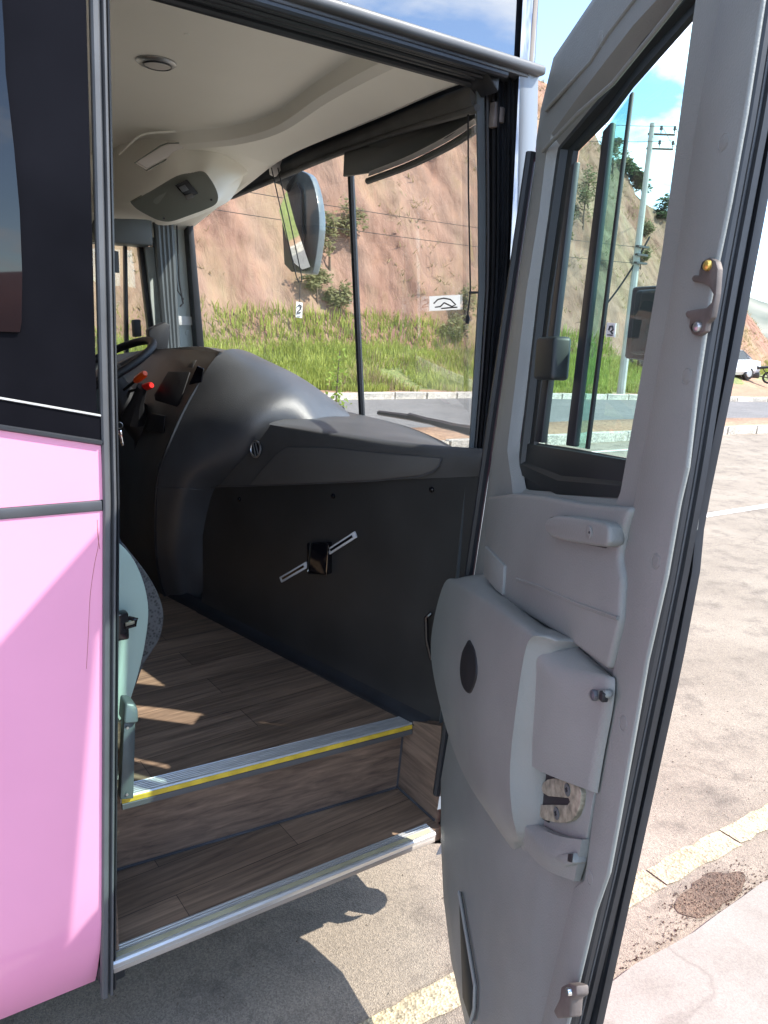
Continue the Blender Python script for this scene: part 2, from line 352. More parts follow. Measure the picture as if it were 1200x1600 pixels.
def disc(bm, c, nrm, r, th, n=20, dome=0.0, mi=0):
    c = Vector(c); nrm = Vector(nrm).normalized()
    prof = [(r, 0), (r, th*.7), (r*.9, th), (r*.5, th+dome*.7), (0.0008, th+dome)]
    a = nrm.orthogonal().normalized(); b = nrm.cross(a); rings = []
    for rr, h in prof: rings.append([bm.verts.new(c+nrm*h+(a*math.cos(2*math.pi*k/n)+b*math.sin(2*math.pi*k/n))*rr) for k in range(n)])
    for i in range(len(rings)-1):
        for k in range(n):
            f = bm.faces.new((rings[i][k], rings[i][(k+1) % n], rings[i+1][(k+1) % n], rings[i+1][k])); f.material_index = mi
    f = bm.faces.new(rings[-1]); f.material_index = mi
    f = bm.faces.new(rings[0][::-1]); f.material_index = mi
    return bm
# ================================================================== THE SETTING
def g(x): return -.02*max(0.0, x-14) if x < 60 else -.92
def hb(x): return 20.5+max(0.0, x-24)*.22                 # foot of the cut slope
def vz(x, y):                                             # verge height
    t = min(1, max(0, (y-(hb(x)-3.0))/3.0)); return g(x)+.13+.85*t*t*(3-2*t)
def sheet(name, xs, ys, zf, m, **p):
    bm = new(); grid(bm, [[(x, y, zf(x, y)) for x in xs] for y in ys]); return obj(name, bm, m, None, 60, kind='structure', **p)
def rng(a, b, n): return [a+(b-a)*i/n for i in range(n+1)]
sheet('ground', [-300, -60]+rng(-20, 60, 20)+[120, 300, 1200, 2600], [-1500, -300, -60, -20, 0, 20, 60, 120, 400, 2600], lambda x, y: g(x)-.08, 'dirt')
sheet('near_road', [-60, -10]+rng(0, 60, 30)+[200], [1.0, 4.3, 8.74], lambda x, y: g(x), 'asphalt')
sheet('far_road', [-60, -10]+rng(0, 60, 30)+[200], [10.55, 16.02], lambda x, y: g(x), 'asphalt_road')
# concrete pavement with a crumbled edge
bm = new(); xs = rng(-8, 30, 300); rnd = [noise.noise(Vector((x*2.1, 3, 0)))*.035+noise.noise(Vector((x*9, 1, 0)))*.014 for x in xs]
grid(bm, [[(x, -14, .03) for x in xs], [(x, .9, .03) for x in xs], [(x, 1.035+r, .028) for x, r in zip(xs, rnd)], [(x, 1.05+r*1.1, -.01) for x, r in zip(xs, rnd)]])
obj('pavement', bm, 'concrete', None, 60, kind='structure')
# yellow edge line, in worn lengths
bm = new(); x = -4.0
line = obj('painted_line', grid(new(), [[(-12, 1.216, .004), (-4, 1.216, .004)], [(-12, 1.306, .004), (-4, 1.306, .004)]]), 'line_yellow', None, kind='structure')
while x < 9:
    L_ = .40+random.uniform(-.02, .02); b2 = new(); n = 8
    lo = [(x+.004+(L_-.008)*i/n, 1.216+random.uniform(-.006, .006), .004) for i in range(n+1)]; hi = [(p[0], 1.306+random.uniform(-.006, .006), .004) for p in lo]
    grid(b2, [lo, hi]); obj('line_segment', b2, 'line_yellow', line); x += L_
sheet('lane_line', rng(-20, 60, 20), [4.43, 4.55], lambda x, y: g(x)+.004, 'line_white')
sheet('edge_line', rng(-20, 60, 20), [7.92, 8.03], lambda x, y: g(x)+.004, 'line_white')
sheet('far_edge_line', rng(-20, 60, 20), [10.95, 11.05], lambda x, y: g(x)+.004, 'line_white')
# dirt swept along the pavement edge (a stain with a ragged outline, and grit)
bm = new(); c = Vector((2.09, 1.125, .003)); n = 40
ring = []
for k in range(n):
    a = 2*math.pi*k/n; r = 1+.28*noise.noise(Vector((math.cos(a)*1.6, math.sin(a)*1.6, 4)))+.12*noise.noise(Vector((math.cos(a)*5, math.sin(a)*5, 9)))
    ring.append(bm.verts.new(c+Vector((math.cos(a)*.165*r+math.sin(a)*.02, math.sin(a)*.062*r, 0))))
bm.faces.new(ring); obj('dirt_patch', bm, 'grit', None, kind='structure')
bm = new()
for k in range(2600):
    x = random.uniform(.2, 6); y = 1.065+abs(random.gauss(0, .028)); s = random.uniform(.002, .006)
    if k < 500: x = random.gauss(2.1, .12); y = random.gauss(1.12, .035)
    if k > 2100: y = random.uniform(1.1, 2.2); x = random.uniform(.3, 4); s *= .8
    p = [Vector((x+random.uniform(-s, s), y+random.uniform(-s, s), .002)) for _ in range(3)]+[Vector((x, y, .002+s))]
    v = [bm.verts.new(q) for q in p]
    for f in ((0, 1, 3), (1, 2, 3), (2, 0, 3)): bm.faces.new([v[i] for i in f])
obj('grit', bm, 'grit', None, smooth=False, kind='stuff', label='loose brown grit along the pavement edge', category='grit')
# a drain patch of pale concrete and the median strip
sheet('median', rng(-30, 60, 45), [8.86, 9.0, 9.8, 10.5, 10.56], lambda x, y: g(x)+(.115 if 8.95 < y < 10.52 else .02)+.02*noise.noise(Vector((x, y, 0))), 'dirt')
def kerb(name, x0, x1, y, h, skip=()):
    k = sheet(name, rng(x0, x1, 40), [y-.012, y+.13], lambda x, y: g(x)+.004, 'kerb_paint')
    meshes = []
    for i in range(3):
        b = new(); box(b, -.485, .485, -.0, .15, -.02, h+random.uniform(-.01, .01), .02)
        for v in b.verts: v.co += Vector([random.uniform(-.008, .008) for _ in range(3)])
        o = obj('kerb_stone', b, 'kerb_paint', k); meshes.append(o.data); bpy.data.objects.remove(o)
    x = x0; i = 0
    while x < x1:
        if i not in skip:
            o = bpy.data.objects.new('kerb_stone', random.choice(meshes)); o.location = (x+.5, y+random.uniform(-.012, .012), g(x+.5)); o.rotation_euler = (0, math.atan(.02) if x > 14 else 0, random.uniform(-.012, .012)); link(o, k)
        x += 1.0; i += 1
kerb('near_kerb', -6, 48, 8.72, .16)
kerb('far_kerb', -6, 60, 16.02, .17)
sheet('verge', rng(-40, 0, 8)[:-1]+rng(0, 60, 50)+[90, 140], [16.15, 16.6, 17.2], vz, 'dirt')
sheet('grass_bank', rng(-40, 0, 8)[:-1]+rng(0, 60, 50)+[90, 140], [17.2]+rng(17.6, 40, 34), vz, 'verge_green')
sheet('dirt_layby', rng(26.5, 60, 30), [16.16, 17.5, 19, 20.5, 22], lambda x, y: vz(x, min(y, hb(x)-1.0))+.012, 'dirt')
# cut slope of red earth
RID = [(-60, 15), (10, 16), (22, 14.6), (26.5, 12.9), (30, 11.9), (33.9, 9.2), (37.3, 8.1), (41, 6.3), (44.4, 4.4), (48, 1.9), (56, .9), (90, .4)]
def hill_pt(x, v):
    zr = lerp(RID, x)+.5*noise.noise(Vector((x*.5, 0, 7)))*min(1, max(0, (50-x)/10)); b = hb(x); ry = 28.3+max(0, x-50)*.25
    z0 = g(x)+.93
    y = b+(ry-b)*v; z = z0+(max(zr, z0+.2)-z0)*(v**.92)
    d = noise.fractal(Vector((x*.35+z*.12, z*.16, 1.3)), 1.0, 2.1, 6)*.75+noise.fractal(Vector((x*1.3+z*.5, z*.6, 5)), .8, 2.1, 6)*.24
    e = min(1, v*6)*min(1, (1-v)*4+.25)
    return Vector((x, y+d*e, z+d*.35*e))
bm = new(); NX, NV = 460, 100
xs = [-30+i*(92/NX) for i in range(NX+1)]
rows = [[hill_pt(x, j/NV) for x in xs] for j in range(NV+1)]
rows.append([p+Vector((0, 4, .6)) for p in rows[-1]]); rows.append([p+Vector((0, 30, -6)) for p in rows[-2]])
grid(bm, rows); obj('hillside', bm, 'hill_earth', None, 70, kind='structure')
bm = new(); rows = []
for j, (r, hh) in enumerate(((520, 2), (600, 24), (700, 46), (800, 30))):
    rows.append([(r*math.cos(a), r*math.sin(a), -6+hh*(.75+.55*noise.noise(Vector((a*9, j*.3, 0)))+.2*noise.noise(Vector((a*40, j, 2)))) if j else -8) for a in [R_(-30+i*.6) for i in range(170)]])
grid(bm, rows); obj('far_hills', bm, 'far_green', None, 70, kind='structure')
# bank of red earth across the lay-by, behind the photographer (seen in the bus's glass)
bm = new(); grid(bm, [[(x, -26-2*j, (-.1, 1.6, 3.0, 3.2)[j]+(.5*noise.noise(Vector((x*.2, j, 3))) if j else 0)) for x in rng(-60, 60, 60)] for j in range(4)]); obj('earth_bank', bm, 'brick_red', None, 70, kind='structure')

# ------------------------------------------------------------------ vegetation
def blade(bm, p, h, w, lean, mi):
    a = random.uniform(0, 6.283); d = Vector((math.cos(a), math.sin(a), 0)); l = Vector((random.uniform(-1, 1), random.uniform(-1, 1), 0))*lean*h
    v = [bm.verts.new(p-d*w), bm.verts.new(p+d*w), bm.verts.new(p+l*.4+Vector((0, 0, h*.6))+d*w*.7), bm.verts.new(p+l*.4+Vector((0, 0, h*.6))-d*w*.7), bm.verts.new(p+l+Vector((0, 0, h)))]
    for f in ((0, 1, 2, 3), (3, 2, 4)):
        q = bm.faces.new([v[i] for i in f]); q.material_index = mi
bm = new()
for _ in range(80000):
    x = random.uniform(-3, 46); b = hb(x); y = random.uniform(b-3.9, b+.5)
    dn = noise.noise(Vector((x*.5, y*.6, 2)))
    if y < b-3.0 and dn < .0: continue
    if 12.2 < x < 13.1 and y < 19: continue
    if x > 26.5 and y < b-.9: continue
    if y > b: z = hill_pt(x, (y-b)/8.0).z-.05
    else: z = vz(x, y)
    hgt = (.24+.2*dn+random.uniform(-.08, .17))*(1.0 if y > b-3.2 else .55)
    dry = noise.noise(Vector((x*.4, y*.5, 9)))+(.9 if y > b+.6 else .0)+random.uniform(-.35, .35)
    blade(bm, Vector((x, y, z)), max(.1, hgt), random.uniform(.010, .024), .35, 1 if dry > .42 else 0)
obj('grass', bm, ['grass_green', 'grass_dry'], None, smooth=False, kind='stuff', label='long green grass at the foot of the red slope', category='grass')
bm = new()
for _ in range(3600):
    x = random.uniform(-2, 46); v = random.uniform(.05, 1.0); d = noise.noise(Vector((x*.35, v*3, 11)))
    if d < .02: continue
    p = hill_pt(x, v); mi = 0 if (d > .32 and random.random() < .35) else 1
    for k in range(4): blade(bm, p+Vector((random.uniform(-.15, .15), random.uniform(-.05, .05), -.03)), random.uniform(.07, .24), random.uniform(.010, .024), 1.6, mi)
obj('dry_brush', bm, ['leaf_olive', 'grass_dry'], None, smooth=False, kind='stuff', label='dry yellow brush scattered over the red slope', category='brush')

def crown(bm, c, rad, n, size, seed, gaps=.1):
    rr = random.Random(seed)
    lobes = [(Vector((rr.uniform(-.6, .6)*rad[0], rr.uniform(-.6, .6)*rad[1], rr.uniform(-.55, .6)*rad[2])), rr.uniform(.35, .6)) for _ in range(9)]
    for _ in range(n):
        lo, lr = rr.choice(lobes); d = Vector((rr.gauss(0, 1), rr.gauss(0, 1), rr.gauss(0, 1))).normalized()*lr*(rr.random()**.4)
        p = Vector(c)+lo+Vector((d.x*rad[0], d.y*rad[1], d.z*rad[2]))
        s = size*rr.uniform(.6, 1.4); a = Vector((rr.gauss(0, 1), rr.gauss(0, 1), rr.gauss(0, .6))).normalized(); b = a.orthogonal().normalized()
        v = [bm.verts.new(p-a*s), bm.verts.new(p+b*s*.45), bm.verts.new(p+a*s), bm.verts.new(p-b*s*.45)]; bm.faces.new(v)
def tree(base, h, rad, label, m, seed, name='tree', cat='tree', group=None, n=900, size=.16):
    base = Vector(base); t = thing(name, label, cat, base, group); rr = random.Random(seed); bm = new()
    top = base+Vector((rr.uniform(-.1, .1)*h, 0, h*.75)); r0 = h*.022+.015
    tube(bm, [base-Vector((0, 0, .15)), base.lerp(top, .4)+Vector((rr.uniform(-.05, .05)*h, 0, 0)), top], [r0, r0*.7, r0*.3], 7)
    for k in range(5):
        s = base.lerp(top, .4+.1*k); e = s+Vector((rr.uniform(-.8, .8)*rad[0], rr.uniform(-.8, .8)*rad[1], rr.uniform(.1, .5)*rad[2])); tube(bm, [s, s.lerp(e, .5)+Vector((0, 0, .05)), e], [r0*.4, r0*.3, r0*.12], 5)
    obj('trunk', bm, 'bark', t); bm = new(); crown(bm, base+Vector((0, 0, h-rad[2]*.8)), rad, n, size, seed); obj('crown', bm, m, t, smooth=False)
    return t
def ridge(u, v): return Y(u, v, 28.3)
for i, (u, v, h, rx) in enumerate(((1040, 352, 1.7, .8), (1050, 362, 1.4, .7), (988, 288, 1.1, .7), (1003, 305, 1.2, .6), (975, 275, .9, .7), (1030, 345, .8, .6), (950, 238, .8, .6))):
    tree(ridge(u, v)-Vector((0, 0, .2)), h, (rx, rx, h*.42), 'small green tree on the crest of the red slope', 'leaf_dark', 40+i, group='trees along the crest', n=700, size=.13)
SH = [(520, .14, 1.7, .6), (545, .20, 1.4, .6), (500, .08, 1.2, .6), (533, .06, 1.2, .5), (715, .02, 1.3, .55), (728, .06, 1.5, .6), (870, .3, 1.6, .7), (905, .5, 1.8, .9), (885, .42, 1.5, .7), (940, .86, 1.3, .9), (925, .92, 1.2, .9), (1010, .35, 1.0, .5), (1030, .6, 1.0, .6)]
for i, (u, vv, h, rx) in enumerate(SH):
    v = 500; m = 'leaf_olive'
    q = Y(u, 450, hb(0)+8*vv); p = hill_pt(q.x, vv); p.z -= .1
    tree(p, h, (rx, rx*.6, h*.45), 'scrubby olive shrub rooted in the red slope', m, 80+i, name='shrub', cat='shrub', group='shrubs on the slope', n=520, size=.075)
# young sapling planted in the median, seen over the dashboard
b0 = Y(527, 640, 9.6); b0.z = .11; tp = Y(531, 548, 9.6)
t = thing('sapling', 'slender young sapling with bright leaves growing in the median', 'sapling', b0)
bm = new(); tube(bm, [b0-Vector((0, 0, .1)), b0.lerp(tp, .5)+Vector((-.03, 0, 0)), tp], [.018, .013, .006], 6); obj('trunk', bm, 'bark', t)
bm = new(); rr = random.Random(5)
for k in range(260):
    f = rr.random(); p = b0.lerp(tp, f)+Vector((rr.gauss(-.02, .07), rr.gauss(0, .07), rr.uniform(-.03, .05)))
    s = rr.uniform(.02, .05); a = Vector((rr.gauss(0, 1), rr.gauss(0, 1), rr.gauss(0, .7))).normalized(); b = a.orthogonal().normalized()
    bm.faces.new([bm.verts.new(q) for q in (p-a*s, p+b*s*.5, p+a*s, p-b*s*.5)])
obj('crown', bm, 'leaf_bright', t, smooth=False)

# ------------------------------------------------------------------ utility pole and wires
pb = Zp(970, 614, .05); ptop = Y(1018, 192, pb.y)
ptop = Vector((pb.x, pb.y, ptop.z))
pole = thing('utility_pole', 'tall tapered concrete utility pole standing on the grass verge', 'utility pole', pb)
bm = new(); tube(bm, [pb-Vector((0, 0, .4)), pb.lerp(ptop, .5), ptop], [.14, .11, .075], 10); obj('shaft', bm, 'pole_concrete', pole)
def pz(f): return pb.lerp(ptop, f)
ad = Vector((.80, -.60, 0))
arms = []
for f in (.955, .905):
    bm = new(); c = pz(f); obox(bm, c+ad*.30+Vector((0, 0, .06)), ad, (ad.y, -ad.x, 0), (0, 0, 1), .8, .05, .05); arms.append(c)
    am = obj('crossarm', bm, 'bark', pole)
    for s in (.28, .68):
        bm = new(); q = c+ad*s+Vector((0, 0, .10)); tube(bm, [q, q+Vector((0, 0, .08)), q+Vector((0, 0, .09)), q+Vector((0, 0, .20))], [.015, .015, .05, .035], 8); obj('insulator', bm, 'insulator', am)
bm = new()
for f in (.56, .53, .50): obox(bm, pz(f)+Vector((0, -.17, 0)), (1, 0, 0), (0, 1, 0), (0, 0, 1), .5, .12, .06)
obj('cable_bracket', bm, 'insulator', pole)
def wire(a, b, sag, r=.008, label='black overhead wire strung from the concrete pole', group='overhead wires'):
    a, b = Vector(a), Vector(b); bm = new(); n = 14
    tube(bm, [a.lerp(b, i/n)-Vector((0, 0, sag*4*(i/n)*(1-i/n))) for i in range(n+1)], r, 5); o = obj('overhead_wire', bm, 'wire', None, label=label, category='wire', group=group); return o
def far(u, v, dist): d = ray(u, v); return CAM+d*(dist/d.length)
q1, q2 = arms[0]+ad*.68+Vector((0, 0, .3)), arms[1]+ad*.68+Vector((0, 0, .3)); q3 = arms[0]+ad*.28+Vector((0, 0, .3))
for q, e, lb in ((q1, (1120, 318), 'black wire leaving the outer insulator of the upper crossarm downhill'), (q2, (1120, 345), 'black wire leaving the lower crossarm downhill'), (q3, (1125, 335), 'black wire leaving the inner insulator of the upper crossarm downhill')): wire(q, far(*e, 95), .3, label=lb)
for q, e, lb in ((q1, (700, 165), 'level black wire from the upper crossarm along the slope'), (q2, (700, 200), 'level black wire from the lower crossarm along the slope')): wire(q, Y(*e, 19), .15, label=lb, group='level overhead wires')
wire(pz(.56), Y(300, 285, 17.5), .1, label='upper of the two cables slung from mid-pole across the slope', group='lower cables')
wire(pz(.50), Y(300, 322, 17.5), .1, label='lower of the two cables slung from mid-pole across the slope', group='lower cables')
bm = new(); a = pz(.60)+Vector((.25, -.2, 0)); e = Y(945, 478, 17.0)
tube(bm, [a.lerp(e, i/10)-Vector((0, 0, .5*4*(i/10)*(1-i/10)*.3)) for i in range(11)], .03, 6); obj('drop_cable', bm, 'wire', None, label='thick service cable drooping steeply down from the pole', category='cable')

# ------------------------------------------------------------------ parked car and motorcycles on the far verge
def place(bm_pts, loc, rz):
    M = Matrix.Translation(loc) @ Matrix.Rotation(rz, 4, 'Z'); return [M @ Vector(p) for p in bm_pts]
def car(loc, rz):
    t = thing('parked_car', 'white sedan parked on the dirt verge beyond the far road', 'car', loc)
    M = Matrix.Translation(loc) @ Matrix.Rotation(rz, 4, 'Z')
    def fin(name, bm, m, par=t):
        bmesh.ops.transform(bm, matrix=M, verts=bm.verts); return obj(name, bm, m, par)
    sta = [(-2.05, .45, .72, .70), (-1.98, .30, .92, .80), (-1.3, .25, .98, .84), (-.6, .22, .97, .85), (.4, .22, .95, .85), (1.0, .24, .93, .84), (1.75, .28, .84, .80), (2.02, .38, .68, .66)]
    bm = new(); rows = []
    for x, z0, z1, w in sta: rows.append([(x, -w*.88, z0), (x, -w, z0+.15), (x, -w, (z0+z1)/2+.05), (x, -w*.94, z1-.04), (x, -w*.6, z1), (x, w*.6, z1), (x, w*.94, z1-.04), (x, w, (z0+z1)/2+.05), (x, w, z0+.15), (x, w*.88, z0), (x, -w*.88, z0)])
    grid(bm, rows)
    for r in (rows[0], rows[-1]): bm.faces.new([bm.verts.new(p) for p in r[:-1]])
    body = fin('body', bm, 'car_white')
    bm = new(); cab = [(-1.45, .97, .72), (-.95, 1.36, .60), (-.2, 1.42, .59), (.35, 1.36, .60), (1.05, .93, .72)]
    grid(bm, [[(x, -w, z-.005), (x, -w*.8, z+.02), (x, w*.8, z+.02), (x, w, z-.005)] for x, z, w in cab]); fin('roof', bm, 'car_white')
    for s in (-1, 1):
        for (a, b) in ((-1.2, -.30), (-.22, .75)):
            bm = new(); ta = max(a+.15, -.93) if a < -1 else a; tb = min(b, .33) if b > .5 else b
            prism(bm, [(a, s*.74, .965), (b, s*.735, .955), (tb, s*.615, 1.34), (ta, s*.615, 1.34)], (0, s*.015, 0)); fin('side_window', bm, 'car_glass')
        bm = new(); prism(bm, [(-1.98, s*.42, .62), (-1.93, s*.74, .62), (-1.88, s*.74, .80), (-1.99, s*.42, .80)], (-.05, 0, 0)); fin('tail_light', bm, 'tail_red')
        bm = new(); prism(bm, [(1.96, s*.35, .55), (1.90, s*.66, .55), (1.86, s*.66, .70), (1.93, s*.35, .68)], (.06, 0, 0)); fin('headlight', bm, 'chrome')
        for x in (-1.28, 1.25):
            bm = new(); tube(bm, [(x, s*.62, .30), (x, s*.66, .30), (x, s*.82, .30), (x, s*.84, .30)], [.26, .30, .30, .26], 20); w = fin('wheel', bm, 'tyre')
            bm = new(); tube(bm, [(x, s*.83, .30), (x, s*.855, .30)], [.19, .16], 16); fin('rim', bm, 'steel', w)
    bm = new(); prism(bm, [(-1.52, -.62, .985), (-1.52, .62, .985), (-1.0, .52, 1.35), (-1.0, -.52, 1.35)], (-.02, 0, .02)); fin('rear_window', bm, 'car_glass')
    return t
q = Zp(1158, 608, -.32); car(Vector((q.x-1.15, q.y+.75, vz(q.x, q.y)-.02)), R_(180-12))
def moto(loc, rz, label, m, tilt=0):
    t = thing('motorcycle', label, 'motorcycle', loc); M = Matrix.Translation(loc) @ Matrix.Rotation(rz, 4, 'Z') @ Matrix.Rotation(tilt, 4, 'X')
    def fin(name, bm, mm, par=t):
        bmesh.ops.transform(bm, matrix=M, verts=bm.verts); return obj(name, bm, mm, par)
    for x in (-.62, .62):
        bm = new(); tube(bm, [(x+.25*math.cos(a), 0, .30+.25*math.sin(a)) for a in [6.2832*k/18 for k in range(18)]], .05, 6, closed=True); w = fin('wheel', bm, 'tyre')
        bm = new()
        for k in range(6):
            a = math.pi*k/6; tube(bm, [(x-.24*math.cos(a), 0, .3-.24*math.sin(a)), (x+.24*math.cos(a), 0, .3+.24*math.sin(a))], .008, 4)
        tube(bm, [(x, -.06, .3), (x, .06, .3)], .04, 8); fin('spokes', bm, 'steel', w)
    bm = new(); tube(bm, [(.62, .07, .3), (.42, .07, .86), (.40, .07, .95)], .025, 6); tube(bm, [(.62, -.07, .3), (.42, -.07, .86), (.40, -.07, .95)], .025, 6); fin('fork', bm, 'steel')
    bm = new(); tube(bm, [(.34, -.34, 1.02), (.40, -.2, 1.04), (.40, .2, 1.04), (.34, .34, 1.02)], .016, 6); fin('handlebar', bm, 'insulator')
    bm = new(); tube(bm, [(-.62, .09, .3), (-.1, .09, .38), (.1, 0, .35), (.38, 0, .82), (-.3, 0, .72), (-.62, .09, .3)], .025, 6); box(bm, -.2, .18, -.12, .12, .25, .52, .05); fin('frame', bm, 'insulator')
    bm = new(); obox(bm, (.12, 0, .78), (1, 0, .1), (0, 1, 0), (-.1, 0, 1), .46, .26, .22, .07); fin('tank', bm, m)
    bm = new(); obox(bm, (-.40, 0, .78), (1, 0, -.12), (0, 1, 0), (.12, 0, 1), .66, .24, .10, .04); fin('seat', bm, 'black_soft')
    bm = new(); obox(bm, (.62, 0, .60), (1, 0, -.1), (0, 1, 0), (.1, 0, 1),  .40, .12, .04, .015); fin('mudguard', bm, m); bm = new(); obox(bm, (-.72, 0, .66), (1, 0, .25), (0, 1, 0), (-.25, 0, 1), .34, .16, .05, .02); fin('mudguard', bm, m)
    bm = new(); tube(bm, [(.44, 0, .86), (.54, 0, .86), (.56, 0, .86)], [.07, .10, .09], 10); fin('headlight', bm, 'chrome')
    return t
q = Zp(998, 603, .0); moto(Vector((q.x, q.y, vz(q.x, q.y))), R_(150), 'red motorcycle parked in the grass beside the concrete pole', 'moto_red', R_(-9))
q = Zp(1176, 609, -.33); moto(Vector((q.x, q.y, vz(q.x, q.y))), R_(120), 'dark motorcycle parked behind the white sedan', 'insulator', R_(-8))
#SECTION3
# ================================================================== THE BUS
bus = thing('bus', 'pink coach bus with black window band and its front passenger door open', 'bus', (0, 2.68, 0))
YS = 1.427
def xe(z): return .287+(z-.288)*.042 if z < 1.38 else .333+.0155*(z-1.38)
def side(z): return YS + (max(0, .50-z)**2)*1.2
def belt(x): return 1.497-.205*(max(x, -1.2)-.337)
# pink skins, lower and upper, with the grey rub strip between them
bm = new(); zs = [.285, .287, .31, .34, .40, .47, .6, .8, 1.0, 1.2, 1.368]
grid(bm, [[(-.55+(xe(z)+.55)*i/14, (side(z) if k else side(z)+.06), z) for i in range(15)] for k, z in enumerate(zs)]); obj('lower_side_panel', bm, 'pink', bus, 60)
bm = new(); nx = 24
grid(bm, [[(x, YS, 1.389+(belt(x)-1.389)*k/4) for x in [-3+(xe(1.45)+3)*i/nx for i in range(nx+1)]] for k in range(5)]); obj('upper_side_panel', bm, 'pink', bus)
bm = new(); box(bm, -3, xe(1.38)-.001, YS-.004, YS+.03, 1.3685, 1.3885, .003); obj('rub_strip', bm, 'rubber_grey', bus)
# black band above the belt: a lower sill piece, a bright moulding and the black panel with the first window
bm = new(); xs = [-3+(xe(1.52)+3)*i/nx for i in range(nx+1)]
grid(bm, [[(x, YS-.003, belt(x)+.0005) for x in xs], [(x, YS-.003, belt(x)+.047) for x in xs]]); obj('belt_panel', bm, 'black_panel', bus)
bm = new(); tube(bm, [(x, YS-.004, belt(x)-.002) for x in xs], .005, 6); obj('belt_gasket', bm, 'rubber', bus)
bm = new(); tube(bm, [(x, YS-.004, belt(x)+.0475) for x in xs], .0022, 6); obj('belt_moulding', bm, 'alu', bus)
bm = new(); grid(bm, [[(-3+(xe(z_)-.006+3)*i/nx, YS, (belt(-3+(xe(z_)-.006+3)*i/nx)+.05) if k == 0 else 1.7+.3*(k-1)) for i in range(nx+1)] for k, z_ in enumerate((1.54, 1.7, 2.0, 2.3, 2.6))]); obj('window_band', bm, 'black_panel', bus)
bm = new(); e = [Y(7, 60, YS), Y(9, 115, YS), Y(22, 230, YS), Y(31, 330, YS), Y(35, 430, YS), Y(34, 505, YS), Y(31, 520, YS)]
pts = [Vector((p.x, YS-.006, p.z)) for p in e]+[Vector((-1.6, YS-.006, e[-1].z)), Vector((-1.6, YS-.006, 2.28)), Vector((e[0].x, YS-.006, 2.28))]
prism(bm, pts, (0, .004, 0), .0012, 1); obj('side_window', bm, 'window_dark', bus)
# old scratches on the pink skin
for pts in ([(152, 826), (154, 850), (148, 880), (141, 930), (138, 990), (135, 1045)], [(152, 812), (153, 838), (156, 858)]):
    bm = new(); tube(bm, crom([Y(u, v, YS-.0002) for u, v in pts], 20), .0004, 4); obj('scratch', bm, 'brick_red', bus)
# glass over the door, and the drip rail
bm = new(); box(bm, -3, 1.305, YS+.012, YS+.03, 2.318, 3.3); obj('over_door_glass', bm, 'mirror_glass_dark', bus)
bm = new(); box(bm, 1.305, 1.318, YS+.004, YS+.03, 2.318, 3.3, .003); obj('glass_edge_trim', bm, 'trim_beige', bus)
bm = new(); box(bm, -1.0, 1.338, YS-.022, YS+.02, 2.296, 2.3175, .008, 3); obj('drip_rail', bm, 'alu_dull', bus)
# rear jamb of the doorway
def vstrip(name, pts_z, prof, m, parent=bus):          # loft a plan profile (dx, y) along a leaning vertical line
    bm = new(); grid(bm, [[(x+dx, yy, z) for dx, yy in prof] for x, z in pts_z]); return obj(name, bm, m, parent)
JZ = [(xe(z), z) for z in (.29, .36, .6, .9, 1.2, 1.38, 1.6, 1.9, 2.2, 2.31)]
jamb = vstrip('door_jamb', JZ, [(.0, YS+.01), (.0, YS-.004), (.003, YS-.008), (.011, YS-.008), (.0135, YS-.004), (.0135, YS+.003), (.0165, YS+.003), (.017, YS-.002), (.0195, YS-.007), (.0225, YS-.007), (.025, YS-.001), (.026, YS+.04)], 'alu_dull')
vstrip('jamb_gasket', JZ, [(.024, YS+.012), (.029, YS+.004), (.033, YS+.008), (.034, YS+.03), (.034, YS+.075)], 'rubber', jamb)
bm = new(); box(bm, .29, .345, YS+.02, YS+.10, .295, .345, .006); obj('jamb_foot', bm, 'rubber', jamb)
# header over the doorway
bm = new(); box(bm, .30, 1.30, YS-.004, YS+.10, 2.288, 2.3, .003); hd = obj('door_header', bm, 'rubber_grey', bus)
for k, (yy, zz, r) in enumerate(((.006, 2.284, .009), (.03, 2.285, .005), (.045, 2.283, .008), (.07, 2.284, .006), (.092, 2.280, .010))):
    bm = new(); tube(bm, [(.31, YS+yy, zz), (1.22+.02*(k < 3), YS+yy, zz)], r, 10); obj('header_gasket', bm, 'rubber', hd)
bm = new(); prism(bm, [(1.19, YS+.02, 2.29), (1.235, YS+.02, 2.29), (1.235, YS+.02, 2.25)], (0, .08, 0), .004); obj('corner_gusset', bm, 'rubber', hd)
# front jamb: trim, seals and painted outer strip, following the leaning pillar
L0 = [(60, 742), (150, 743), (300, 746), (450, 747), (560, 741), (690, 733), (800, 722), (900, 712), (1010, 700), (1170, 681), (1290, 667), (1330, 662)]
L2 = [(60, 812), (115, 811), (300, 808), (400, 806), (500, 797), (620, 785), (740, 768), (807, 761), (900, 752), (1010, 736), (1150, 716), (1300, 692), (1340, 686)]
VS = [100, 150, 220, 300, 380, 450, 520, 600, 690, 760, 830, 900, 1010, 1110, 1200, 1270, 1318]
def jpt(v, f, off):                                    # f = 0 inner trim edge .. 1 outer seal edge
    u = lerp(L0, v)*(1-f)+lerp(L2, v)*f; return Y(u, v, YS+off)
def jloft(name, prof, m, parent=bus, vs=VS, sharp=30):
    bm = new(); grid(bm, [[jpt(v, f, o) for f, o in prof] for v in vs]); return obj(name, bm, m, parent, sharp)
fj = jloft('front_door_jamb', [(-.0, .14), (.0, .085), (.03, .080), (.20, .078), (.235, .085)], 'pillar_grey')
jloft('jamb_channel', [(.23, .095), (.25, .075), (.30, .072), (.32, .085), (.36, .085), (.38, .068), (.42, .062), (.46, .062), (.49, .07)], 'black_soft', fj)
jloft('door_seal', [(.48, .075), (.50, .052), (.54, .044), (.57, .046), (.60, .058), (.66, .058), (.70, .05), (.74, .05)], 'rubber', fj)
